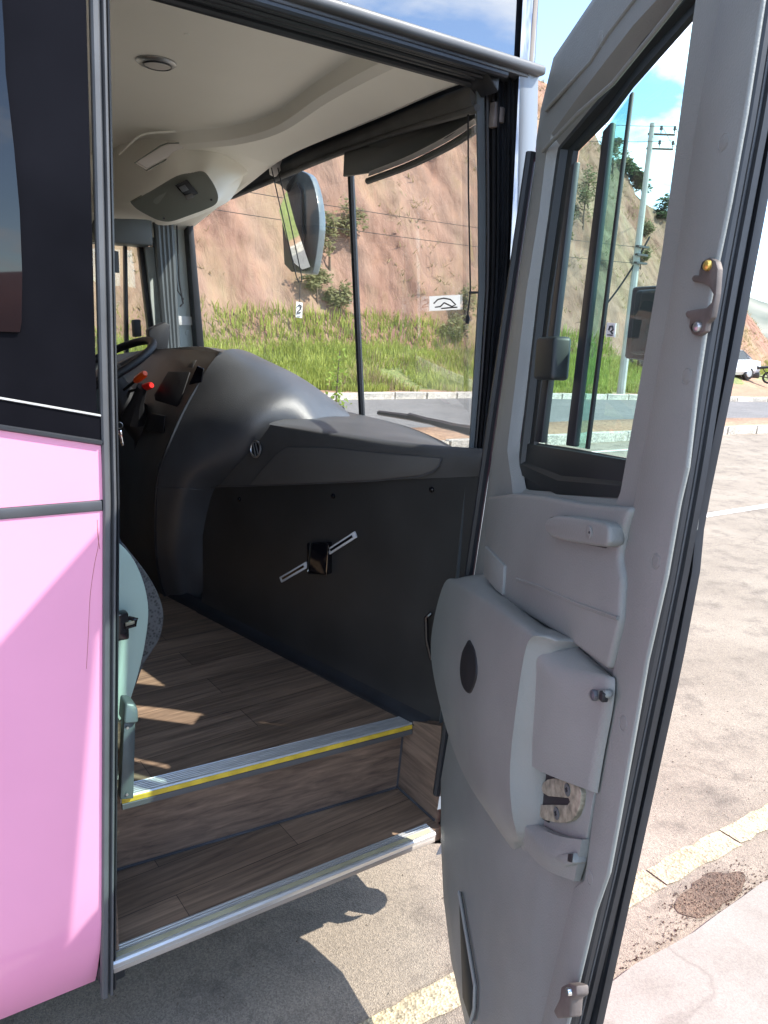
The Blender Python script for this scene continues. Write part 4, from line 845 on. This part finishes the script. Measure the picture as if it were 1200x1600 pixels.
bm = new(); prism(bm, [Y(463, 471, 2.93), Y(473, 473, 2.93), Y(472, 497, 2.93), Y(462, 496, 2.93)], (0, .001, 0)); obj('card', bm, 'white_card', tt)
bm = new(); tube(bm, [Y(469, 442, 2.93), Y(468, 472, 2.93)], .0014, 5); obj('string', bm, 'ink', tt)
bm = new(); tube(bm, [Y(u, v, 2.927) for u, v in ((465, 479), (468, 476), (471, 478), (470, 483), (466, 486), (465, 490), (468, 488), (470, 489))], .0022, 5); tube(bm, [Y(464, 494, 2.927), Y(470, 494, 2.927)], .0012, 4); obj('emblem', bm, 'ink', tt)
bm = new(); tube(bm, [Y(731, 137, 1.58), Y(732, 300, 1.58), Y(735, 455, 1.58), Y(730, 498, 1.58)], .0022, 6); cdr = obj('blind_cord', bm, 'black_soft', rol)
bm = new(); tube(bm, [Y(731, 492, 1.58), Y(731, 497, 1.58), Y(730, 506, 1.58)], [.003, .006, .005], 8); obj('cord_toggle', bm, 'black_soft', rol)
bm = new(); tube(bm, [Y(733, 457, 1.58), Y(748, 457, 1.56)], .003, 6); obj('cord_hook', bm, 'black_soft', rol)
# sun visor
vp = [Y(539, 277, 2.50), Y(541, 235, 2.48), Y(640, 205, 2.06), Y(745, 160, 1.62), Y(746, 186, 1.62), Y(700, 216, 1.80), Y(640, 246, 2.06), Y(585, 270, 2.30)]
bm = new(); prism(bm, vp, (-.012, -.006, .0), .003, 2); vis = obj('sun_visor', bm, 'visor_dark', bus, 50)
bm = new(); lo = crom([Y(575, 276, 2.35), Y(640, 251, 2.06), Y(700, 221, 1.82), Y(746, 192, 1.64)], 14); hi = crom([Y(590, 262, 2.28), Y(640, 242, 2.05), Y(700, 211, 1.80), Y(746, 183, 1.62)], 14)
grid(bm, [hi, [a.lerp(b, .5)+Vector((-.02, -.01, -.002)) for a, b in zip(lo, hi)], lo]); obj('visor_edge', bm, 'ceiling_lens', vis)
bm = new(); tube(bm, crom([p+Vector((.0, 0, -.014)) for p in lo], 20), .011, 8); obj('visor_seal', bm, 'visor_dark', vis)
bm = new(); tube(bm, [Y(561, 222, 2.40), Y(562, 232, 2.39), Y(567, 243, 2.385), Y(574, 251, 2.385)], [.007, .011, .010, .005], 10); obj('visor_clip', bm, 'steel', vis)
quad([(546, 260), (557, 256), (557, 240), (547, 243)], [2.46, 2.42, 2.42, 2.46], .008, 'white_card', 'warning_label', vis, .001, .0002); quad([(548, 246), (556, 243), (556, 240), (548, 242.5)], [2.455, 2.415, 2.415, 2.455], .0095, 'yellow', 'label_band', vis, .001, .0002)
# far A pillar and driver's window
def yprism(name, pts, y, th, m, parent, bev=.004, sharp=40):
    bm = new(); prism(bm, [Y(u, v, y) for u, v in pts], (0, th, 0), bev, 2); return obj(name, bm, m, parent, sharp)
ap = yprism('driver_pillar', [(262, 335), (301, 335), (318, 548), (272, 560)], 3.76, .05, 'pillar_pale', bus)
yprism('pillar_seal', [(292, 335), (301, 335), (321, 556), (309, 556)], 3.70, .10, 'rubber', ap, .006)
bm = new(); 
for k in range(4): tube(bm, [Y(244+k*7, 335, 3.72), Y(254+k*6, 470, 3.72), Y(262+k*5, 560, 3.72)], .018, 8)
obj('pillar_trim', bm, 'pillar_grey', ap)
bm = new(); tube(bm, [Y(276, 348, 3.72), Y(280, 440, 3.72), Y(286, 474, 3.72), Y(281, 479, 3.72)], .004, 6); tube(bm, [Y(272, 405, 3.72), Y(278, 455, 3.72), Y(287, 468, 3.72)], .003, 6); obj('pillar_cord', bm, 'black_soft', ap)
yprism('pillar_label', [(272, 493), (300, 495), (302, 508), (275, 508)], 3.745, .004, 'white_card', ap, .0005)
bm = new(); disc(bm, Y(293, 520, 3.76), (0, -1, 0), .013, .004, 16); obj('pillar_cap', bm, 'pillar_pale', ap)
yprism('header_panel', [(150, 330), (238, 340), (240, 384), (150, 378)], 3.70, .15, 'pillar_grey', bus, .012)
dw = yprism('driver_window_frame', [(216, 380), (232, 384), (252, 560), (238, 560)], 3.84, .04, 'rubber', bus)
yprism('window_divider', [(194, 380), (199, 380), (202, 560), (196, 560)], 3.86, .03, 'rubber', dw, .003)
bm = new(); box(bm, .35, 1.19, 3.90, 3.906, 1.50, 2.08); obj('driver_window_glass', bm, 'side_glass', dw)
yprism('window_catch', [(209, 500), (220, 499), (222, 526), (211, 527)], 3.80, .05, 'black_soft', dw, .006)
yprism('grey_pillar_face', [(226, 385), (240, 386), (252, 510), (244, 540)], 3.82, .03, 'pillar_pale', dw, .003)
bm = new(); tube(bm, [Y(174, 392, 3.5), Y(174, 425, 3.5)], [.03, .034], 12); obj('interior_fan', bm, 'black_soft', bus)
yprism('dash_monitor', [(232, 515), (258, 503), (267, 508), (262, 548), (236, 552)], 3.45, .05, 'black_soft', bus, .006)
# exterior mirror hanging ahead of the windshield
def XP(u, v, x): return on(u, v, 'x', x)
mo = [(470, 266), (484, 275), (494, 305), (499, 345), (496, 385), (489, 424), (482, 428), (458, 424), (448, 412), (444, 360), (440, 320), (452, 290)]
bm = new(); prism(bm, crom([XP(u, v, 2.02) for u, v in mo]+[XP(470, 266, 2.02)], 36)[:-1], (.05, .02, 0), .015, 3); mir = obj('wing_mirror', bm, 'mirror_shell', bus, 50)
mg = [(446, 330), (464, 300), (466, 350), (474, 416), (461, 420), (451, 410), (448, 370)]
bm = new(); prism(bm, [XP(u, v, 2.012) for u, v in [(442, 318), (466, 285), (473, 300), (474, 350), (480, 424), (458, 425), (447, 413), (444, 360)]], (-.012, 0, 0), .004, 2); obj('mirror_frame', bm, 'black_soft', mir)
nrm = Vector((-1, .05, -.02)).normalized(); bm = new(); P = [XP(u, v, 1.94) for u, v in mg]; zc_ = sum(p.z for p in P)/len(P); P = [p+Vector((-.27*(p.z-zc_), 0, 0)) for p in P]; bm.faces.new([bm.verts.new(p) for p in P]); obj('mirror_face', bm, 'mirror', mir, smooth=False)
bm = new(); tube(bm, [XP(462, 285, 2.04), XP(445, 268, 2.0), XP(418, 262, 1.9), Vector((1.62, 3.5, 2.62))], [.07, .075, .07, .06], 12); obj('mirror_arm', bm, 'visor_dark', mir)
# wipers on the glass
for pts in ([(592, 645, 2.42), (640, 652, 2.2), (690, 662, 1.95), (740, 676, 1.72)], [(640, 649, 2.2), (690, 664, 1.95), (740, 673, 1.70)], [(485, 627, 2.9), (535, 640, 2.62)]):
    bm = new(); P = []
    for u, v, y in pts:
        q = Y(u, v, y); P.append(Vector((xw(y, 1.4)+.03, y, q.z-.0)))
    P = [CAM+(Y(u, v, y)-CAM)*1.0 for u, v, y in pts]
    Q = []
    for (u, v, y) in pts:                       # intersect each sight line with the outside of the glass
        d = ray(u, v).normalized(); t = 1.0
        for _ in range(60):
            p = CAM+d*t
            t += (xw(p.y, p.z)+.025-p.x)*.6
        Q.append(CAM+d*t)
    tube(bm, Q, [.010]+[.012]*(len(Q)-2)+[.014], 6); obj('wiper', bm, 'rubber', ws)
def wsp(u, v, off):
    d = ray(u, v).normalized(); t = 1.0
    for _ in range(80):
        p = CAM+d*t; t += (xw(p.y, p.z)+off-p.x)*.6
    return CAM+d*t
bm = new(); grid(bm, [[wsp(671+(719-671)*i/6, 463+23*j/3+(-2.5*i/6), -.004) for i in range(7)] for j in range(4)]); stk = obj('windshield_sticker', bm, 'sticker', ws)
bm = new(); tube(bm, [wsp(u, v, -.006) for u, v in ((678, 474), (684, 468), (693, 466), (704, 468), (712, 476), (706, 479), (694, 473), (688, 479), (680, 480))], .0022, 5); tube(bm, [wsp(u, v, -.006) for u, v in ((690, 482), (714, 480))], .0022, 5); obj('sticker_emblem', bm, 'ink', ws)
#SECTION4
# ---- the open door
T0 = .045
def sz(P):
    q = P-HG; return q.dot(DD), P.z, q.dot(DN)+DK*(P.z-1.3)
def at(P, t): s, z, _ = sz(P); return DW(s, t, z)
PAIR = [((-.02, 2.13), (.172, 2.02), (.10, 2.13)), ((-.02, 2.215), (.167, 2.06), (.10, 2.18)), ((.015, 2.309), (.175, 2.095), (.13, 2.268)), ((.206, 2.351), (.30, 2.13), (.31, 2.309)), ((.5, 2.38), (.48, 2.185), (.55, 2.34)), ((.83, 2.375), (.655, 2.221), (.82, 2.345)),
        ((.855, 2.144), (.662, 2.12), 0), ((.868, 1.868), (.694, 1.841), 0), ((.880, 1.635), (.701, 1.64), 0), ((.890, 1.43), (.706, 1.51), 0), ((.897, 1.222), (.702, 1.485), 0), ((.897, .992), (.64, 1.473), 0),
        ((.895, .674), (.57, 1.46), 0), ((.88, .4), (.52, 1.451), 0), ((.85, .19), (.46, 1.44), (.84, .24)), ((.6, .165), (.40, 1.43), (.70, .26)), ((.417, .19), (.35, 1.42), (.507, .292)), ((.268, .222), (.30, 1.411), (.368, .321)), ((.132, .291), (.282, 1.41), (.241, .386)),
        ((.045, .397), (.27, 1.42), (.159, .485)), ((0, .53), (.25, 1.445), (.075, .608)), ((0, .9), (.225, 1.47), (.11, .95)), ((0, 1.3), (.203, 1.497), (.117, 1.334)), ((0, 1.8), (.184, 1.819), (.11, 1.8)), ((0, 2.1), (.177, 1.95), (.112, 2.08))]
SIN = [(.16, .84), (.4, .868), (.69, .878), (.98, .889), (1.42, .887), (1.57, .880), (1.665, .871), (1.79, .862), (1.99, .855), (2.11, .845), (2.36, .825)]
bm = new(); ringO = []; ringM = []; ringW = []; ringB = []; ringC = []
for o, w, i_ in PAIR:
    t_ = .040 if o[0] < .14 else T0
    if not i_: i_ = (lerp(SIN, o[1]), o[1])
    v = Vector((i_[0]-w[0], i_[1]-w[1])); k = min(.45, .024/v.length)
    e_ = (o[0], o[1]) if o[0] < .6 else (i_[0], i_[1])
    ringB.append(DW(e_[0], .002, e_[1])); ringC.append(DW(e_[0]*.35+i_[0]*.65, .002+(t_-.002)*.82, e_[1]*.35+i_[1]*.65) if o[0] < .6 else DW(i_[0], t_*.9, i_[1])); ringO.append(DW(i_[0], t_, i_[1])); ringM.append(DW(w[0]+v.x*k, t_, w[1]+v.y*k)); ringW.append(DW(w[0], .018, w[1]))
grid(bm, [r+[r[0]] for r in (ringB, ringC, [a.lerp(b, .02) for a, b in zip(ringO, ringM)], ringM, ringW)])
door = obj('door', bm, 'door_grey', bus, 30, label='open grey inner face of the passenger door')
bm = new(); SK = lambda o: (o[0]-.012 if o[0] > .6 else o[0], o[1])
o_ = [DW(SK(o)[0], 0, o[1]) for o, w, _ in PAIR]; w_ = [DW(w[0], 0, w[1]) for o, w, _ in PAIR]; o2 = [DW(SK(o)[0], .006, o[1]) for o, w, _ in PAIR]; w2 = [DW(w[0], .006, w[1]) for o, w, _ in PAIR]
grid(bm, [r+[r[0]] for r in (w_, o_, o2, w2)]); obj('outer_skin', bm, 'pink', door, 30)
# rubber edge down the free side
bm = new(); rows = []
for z in rng(.17, 2.36, 40):
    a = lerp(SIN, z); b = lerp([(.17, .855), (.4, .886), (.7, .897), (1.3, .899), (1.442, .893), (1.455, .884), (1.54, .880), (1.7, .878), (1.89, .869), (2.01, .862), (2.36, .84)], z)
    rows.append([DW(a-.004, T0+.0005, z), DW(a+.004, T0+.002, z), DW(a+.008, T0-.004, z), DW(a+.008, .035, z), DW(a+.003, .032, z), DW(a+.005, .028, z), DW(a+.010, .026, z), DW(a+.010, .018, z), DW(a+.003, .015, z), DW(b-.008, .012, z), DW(b, .012, z), DW(b+.001, .008, z), DW(b+.001, .001, z), DW(b-.014, -.001, z)])
grid(bm, rows); ed = obj('edge_gasket', bm, 'rubber', door, 25)
bm = new(); tube(bm, [DW(lerp(SIN, z)+.004, .0305, z) for z in rng(.17, 2.36, 30)], .0018, 5); obj('edge_bead', bm, 'alu_dull', door)
bm = new(); tube(bm, [DW(-.004, .02, z) for z in rng(.5, 2.12, 10)], .012, 8); obj('hinge_gasket', bm, 'rubber', door)
bm = new(); grid(bm, [[DW(-.006, .012, z), Vector((1.258-.03*(z-1.3)*0, 1.404, z)), Vector((1.283, 1.432, z))] for z in rng(.45, 1.45, 8)])
obj('hinge_light_block', bm, 'body_grey', door)  # unseen flap added to narrow the sun streak through the hinge gap
# hinge arms between the door and the jamb
for z in (.75,):
    bm = new(); tube(bm, [DW(.03, .02, z), DW(-.02, .015, z), Vector((1.255, 1.445, z))], .012, 8); obj('hinge', bm, 'steel', door)
def dprism(name, pts, t0, t1, m, parent=door, bev=.004, seg=2, sharp=40):
    bm = new(); P = [D(u, v, t1) for u, v in pts]; prism(bm, P, DN*(t0-t1), bev, seg); return obj(name, bm, m, parent, sharp)
CL = [(1124, 0), (1084, 210), (1049, 450), (1020, 620), (990, 786), (970, 830), (965, 875), (972, 905), (968, 975), (955, 1060), (950, 1100), (930, 1240), (912, 1375), (896, 1386), (845, 1600), (815, 1720)]
CR_ = [(860, 1720), (888, 1600), (900, 1550), (930, 1425), (951, 1365), (966, 1285), (992, 1140), (1011, 1032), (1041, 900), (1061, 785), (1074, 730), (1088, 607), (1112, 450), (1140, 315), (1165, 175), (1192, 0), (1210, -130), (1140, -100)]
dprism('side_column', CL+[(u-2, v) for u, v in CR_], T0, .0525, 'door_grey', bev=.0035, seg=3)
# upper moulding band that carries the window's sloping top
bm = new(); tube(bm, [D(848, 236, .046), D(905, 176, .046), D(958, 130, .046), D(1046, 21, .046), D(1100, -50, .046)], .004, 8); obj('top_moulding', bm, 'door_grey', door)
bm = new(); tube(bm, [D(853, 172, .045), D(890, 132, .045), D(924, 96, .045), D(952, 52, .045), D(988, 5, .045), D(1040, -60, .045)], .004, 8); obj('moulding_rib', bm, 'door_grey', door)
dprism('moulding_slot', [(930, 82), (936, 48), (941, 47), (939, 74)], .04, .047, 'door_grey', bev=.001)
# window: gasket, panes, sliding-pane bars, latch
WL = [(.167, 2.093), (.385, 2.153), (.50, 2.195), (.655, 2.221), (.694, 1.841), (.707, 1.486), (.45, 1.434), (.225, 1.432), (.180, 1.819)]
IL = [(.243, 2.074), (.364, 2.099), (.445, 2.132), (.634, 2.183), (.657, 1.845), (.677, 1.541), (.434, 1.521), (.281, 1.506), (.247, 1.791)]
bm = new(); rr5 = [[DW(s, .022, z) for s, z in WL], [DW(s*.7+a*.3, .024, z*.7+b*.3) for (s, z), (a, b) in zip(WL, IL)], [DW(s*.55+a*.45, .012, z*.55+b*.45) for (s, z), (a, b) in zip(WL, IL)], [DW(s*.1+a*.9, .014, z*.1+b*.9) for (s, z), (a, b) in zip(WL, IL)], [DW(s, .006, z) for s, z in IL]]
grid(bm, [r+[r[0]] for r in rr5]); wf = obj('window_gasket', bm, 'door_dark', door, 25)
bm = new(); P = [DW(s, .004, z) for s, z in IL]; bm.faces.new([bm.verts.new(p) for p in P]); obj('window_pane', bm, 'door_glass', door, smooth=False)
bm = new(); bm.faces.new([bm.verts.new(p) for p in (D(948, 200, .012), D(985, 150, .012), D(916, 701, .012), D(892, 697, .012))]); obj('sliding_pane', bm, 'door_glass_green', door, smooth=False)
dprism('pane_bar', [(941, 205), (954, 190), (896, 698), (883, 696)], .008, .02, 'rubber', bev=.003)
dprism('pane_edge', [(983, 148), (987, 143), (917.5, 702), (913.5, 701)], .010, .016, 'door_dark', bev=.0015)
dprism('pane_seal', [(889, 262), (897, 252), (845, 692), (834, 690)], .008, .022, 'rubber', bev=.003)
dprism('window_latch', [(837, 527), (866, 525), (861, 594), (832, 593)], .02, .056, 'door_dark', bev=.008, seg=3)
dprism('sill_pocket', [(812, 691), (988, 720), (981, 776), (818, 768)], .01, .016, 'door_dark', bev=.002)
dprism('door_mirror_back', [(991, 453), (1036, 450), (1024, 557), (981, 553)], -.075, -.05, 'black_soft', bev=.008, seg=3)
dprism('mirror_rim', [(987, 448), (1040, 445), (1027, 566), (974, 560)], -.09, -.07, 'black_soft', bev=.006)
dprism('window_card', [(948, 504), (962, 505), (960, 527), (946, 526)], .006, .0075, 'white_card', bev=0)
bm = new(); tube(bm, [D(u, v, .009) for u, v in ((951, 516), (953, 510), (957, 510), (958, 515), (954, 518), (957, 521))], .0016, 5); tube(bm, [D(949, 523, .009), D(957, 524, .009)], .001, 4); obj('card_emblem', bm, 'ink', door)
# trim panels and pull handle
UP = [(760, 776), (800, 771), (850, 775), (905, 786), (960, 791), (984, 792), (973, 830), (965, 872), (971, 905), (967, 972), (949, 1048), (886, 1001), (842, 974), (792, 944), (768, 918), (757, 895), (757, 850)]
dprism('upper_trim', UP, T0-.005, .062, 'door_grey', bev=.009, seg=3, sharp=50)
dprism('corner_trim', [(757, 853), (787, 884), (784, 930), (772, 920), (755, 898)], T0, .068, 'door_grey', bev=.003)
bm = new(); tube(bm, [D(808, 905, .0615), D(840, 915, .0615), D(900, 942, .0615), D(966, 966, .0615)], .0035, 6); obj('trim_crease', bm, 'door_grey', door)
dprism('handle_shade_plate', [(858, 806), (885, 803), (950, 814), (957, 825), (956, 850), (947, 860), (880, 846), (862, 840)], T0, .0625, 'door_dark', bev=.004)  # flat dark plate, paints the shade behind the pull handle
dprism('pull_handle', [(850, 819), (855, 810), (866, 806), (888, 807), (920, 812), (944, 817), (951, 823), (951, 849), (945, 855), (925, 853), (880, 845), (860, 839), (851, 831)], .055, .082, 'door_grey', bev=.0095, seg=4, sharp=60)
bm = new(); disc(bm, D(921, 832, .082), DN, .010, .002, 18); obj('handle_cap', bm, 'door_grey', door); bm = new(); disc(bm, D(921, 832, .084), DN, .002, .001, 8); obj('handle_screw', bm, 'black_soft', door)
for u, v in ((1131, 222), (1073, 588), (1025, 877), (974, 1130), (922, 1371)):
    bm = new(); c = D(u, v, .0522); a1 = DD; b1 = Vector((0, 0, 1))-DN*DK; disc(bm, c, (DN+Vector((0, 0, DK))).normalized(), .0095, .0008, 20, .0004); tube(bm, [c+(a1*math.cos(q)+b1*math.sin(q))*.0105 for q in [6.2832*k/24 for k in range(24)]], .0009, 5, closed=True); obj('cap', bm, 'door_grey', door)
# armrest bulge and lock housing
def tp(u, v, t): return D(u, v, t)
B1 = [[tp(757, 896, .05), tp(806, 942, .05), tp(852, 978, .05)],
      [tp(718, 903, .082), tp(779, 944, .102), tp(840, 990, .110)],
      [tp(692, 916, .090), tp(756, 962, .114), tp(822, 1012, .122)],
      [tp(673, 1010, .090), tp(738, 1080, .116), tp(806, 1110, .121)],
      [tp(690, 1112, .086), tp(745, 1162, .110), tp(797, 1200, .114)],
      [tp(722, 1205, .076), tp(761, 1241, .098), tp(800, 1268, .104)],
      [tp(766, 1277, .064), tp(787, 1300, .076), tp(810, 1309, .084)],
      [tp(798, 1324, .047), tp(804, 1327, .047), tp(814, 1322, .047)]]
gr = patch(B1, 44, 18); bm = new(); grid(bm, gr)
grid(bm, [[r[0] for r in gr], [at(r[0].lerp(at(r[0], .047), .5), sz(r[0])[2]*.5+.0235)+DD*.004 for r in gr], [at(r[0], .047)+DD*.012 for r in gr]])
grid(bm, [[r[-1] for r in gr], [at(r[-1], max(.047, sz(r[-1])[2]-.02))+DD*.006 for r in gr], [at(r[-1], max(.047, sz(r[-1])[2]-.032))+DD*.022 for r in gr], [at(r[-1], .047)+DD*.03 for r in gr]])
bmesh.ops.remove_doubles(bm, verts=bm.verts, dist=.0004); arm = obj('armrest', bm, 'door_grey', door, 60)
B2 = [[tp(850, 976, .05), tp(893, 1004, .05), tp(951, 1052, .048)],
      [tp(846, 997, .084), tp(884, 1026, .076), tp(953, 1055, .056)],
      [tp(838, 1022, .102), tp(870, 1047, .092), tp(953, 1062, .062)],
      [tp(832, 1060, .100), tp(868, 1090, .092), tp(949, 1102, .063)],
      [tp(822, 1140, .092), tp(856, 1155, .088), tp(936, 1172, .063)],
      [tp(822, 1188, .084), tp(846, 1206, .082), tp(925, 1237, .063)]]
gr2 = patch(B2, 34, 18); bm = new(); grid(bm, gr2)
grid(bm, [[r[-1] for r in gr2], [at(r[-1], .056)+DD*.004 for r in gr2]]); grid(bm, [gr2[-1], [at(p, .056)+Vector((0, 0, .006)) for p in gr2[-1]]])
bmesh.ops.remove_doubles(bm, verts=bm.verts, dist=.0004); lk = obj('lock_housing', bm, 'door_grey', door, 60)
B3 = [[tp(806, 1186, .088), tp(816, 1188, .086), tp(824, 1190, .074)],
      [tp(806, 1240, .084), tp(813, 1246, .084), tp(820, 1252, .069)],
      [tp(810, 1286, .078), tp(816, 1282, .080), tp(824, 1276, .068)],
      [tp(822, 1326, .072), tp(836, 1313, .079), tp(846, 1295, .070)],
      [tp(852, 1358, .069), tp(864, 1338, .075), tp(876, 1307, .069)],
      [tp(897, 1377, .060), tp(903, 1345, .064), tp(909, 1312, .064)]]
gr3 = patch(B3, 26, 10); bm = new(); grid(bm, gr3); grid(bm, [[r[-1] for r in gr3], [at(r[-1], .058) for r in gr3]]); grid(bm, [[r[0] for r in gr3], [at(r[0], .047) for r in gr3]]); grid(bm, [gr3[-1], [at(p, .05) for p in gr3[-1]]])
bmesh.ops.remove_doubles(bm, verts=bm.verts, dist=.0004); obj('lock_lip', bm, 'door_grey', door, 60)
dprism('lock_recess', [(812, 1180), (930, 1226), (914, 1322), (812, 1300)], .046, .056, 'door_grey', bev=.002)
dprism('lock_body', [(836, 1202), (866, 1202), (856, 1286), (828, 1268)], .05, .0595, 'black_soft', bev=.002)
LKP = [(846, 1231), (848, 1223), (855, 1218), (866, 1216), (880, 1218), (898, 1225), (906, 1231), (908, 1240), (906, 1258), (900, 1274), (893, 1282), (882, 1286), (866, 1285), (850, 1281), (842, 1275), (838, 1266), (839, 1258), (862, 1257.5), (886, 1258), (890, 1253), (888, 1247), (868, 1245), (856, 1244), (848, 1239)]
dprism('lock_plate', LKP, .05, .064, 'old_cream', bev=.0012)
dprism('lock_slot', [(834, 1236), (896, 1243), (896, 1260), (834, 1264)], .05, .0605, 'black_soft', bev=.001)
for u, v in ((887, 1234), (870, 1271)):
    bm = new(); c = D(u, v, .064); disc(bm, c, DN, .0102, .002, 16); 
    sc = obj('lock_screw', bm, 'pillar_grey', door); bm = new(); obox(bm, c+DN*.0024, (0, 0, 1), DD, DN, .008, .0018, .001); obox(bm, c+DN*.0025, DD, (0, 0, 1), DN, .008, .0018, .001); obj('screw_slot', bm, 'black_soft', door)
dprism('catch_recess', [(908, 1080), (944, 1077), (946, 1090), (935, 1095), (916, 1091)], .06, .0745, 'door_grey', bev=.006, seg=3)
bm = new(); disc(bm, D(931, 1086, .0745), DN, .0085, .006, 16, .002); obj('catch_knob', bm, 'rubber_grey', door); bm = new(); obox(bm, D(943, 1088, .072), DD, (0, 0, 1), DN, .012, .014, .010, .002); obj('catch_lug', bm, 'black_soft', door)
dprism('lip_recess', [(858, 1336), (893, 1332), (895, 1350), (880, 1355)], .05, .0745, 'door_grey', bev=.005); dprism('lip_hole', [(887, 1334), (894, 1334), (892, 1348), (886, 1346)], .073, .0755, 'black_soft', bev=.002)
def pix(P):
    c = RM.transposed() @ (P-CAM); return PX+F*c.x/c.z, PY+F*c.y/c.z
def surf(u, v, G, lift):
    best = min((p for r in G for p in r), key=lambda p: (pix(p)[0]-u)**2+(pix(p)[1]-v)**2); return D(u, v, sz(best)[2]+lift)
PTS = [surf(u, v, gr, .004) for u, v in ((731, 1000), (741, 1018), (743, 1052), (736, 1078), (730, 1083), (721, 1070), (718, 1045), (722, 1018))]
bm = new(); prism(bm, crom(PTS+[PTS[0]], 24)[:-1], -DN*.02, .002, 2); obj('oval_badge', bm, 'black_soft', door)
# C-shaped striker and lower bracket
CS = [(1092, 423), (1097, 408), (1108, 402), (1118, 408), (1121, 420), (1120, 432), (1118, 460), (1111, 497), (1103, 505), (1101, 518), (1090, 525), (1081, 522), (1076, 511), (1078, 497), (1072, 496), (1070, 490), (1073, 486), (1087, 483), (1103, 481), (1111, 473), (1114, 460), (1107, 447), (1096, 442), (1082, 440), (1080, 435), (1083, 430), (1091, 430)]
dprism('striker_bracket', CS, .05, .058, 'rust', bev=.0015)
for (u, v, m) in ((1108, 415, 'brass'), (1092, 511, 'steel')):
    bm = new(); disc(bm, D(u, v, .058), DN, .0065, .005, 12, .002); obj('bracket_bolt', bm, m, door); bm = new(); disc(bm, D(u-9, v, .0582), DN, .0045, .0008, 12); obj('bolt_hole', bm, 'black_soft', door)
dprism('lower_bracket', [(876, 1542), (888, 1536), (900, 1540), (901, 1556), (892, 1562), (890, 1590), (870, 1592), (864, 1580), (874, 1560)], .05, .07, 'rust', bev=.003)
bm = new(); disc(bm, D(892, 1549, .07), DN, .006, .006, 12); obj('bracket_bolt', bm, 'chrome', door)
dprism('lower_pocket', [(716, 1392), (741, 1540), (740, 1575), (734, 1597), (722, 1560)], .03, .052, 'door_dark', bev=.004)
bm = new(); tube(bm, [D(717, 1393, .055), D(742, 1540, .055), D(741, 1576, .055), D(735, 1598, .055)], .004, 6); obj('pocket_rim', bm, 'door_grey', door)
# grab lug on the dash edge beside the armrest
bm = new(); tube(bm, [W3(674, 958, .01), W3(666, 965, .02), W3(667, 1000, .02), W3(674, 1030, .01)], .006, 8); obj('grab_strap', bm, 'black_gloss', lp)
for o in bpy.data.objects:
    if '_w' in o: del o['_w']
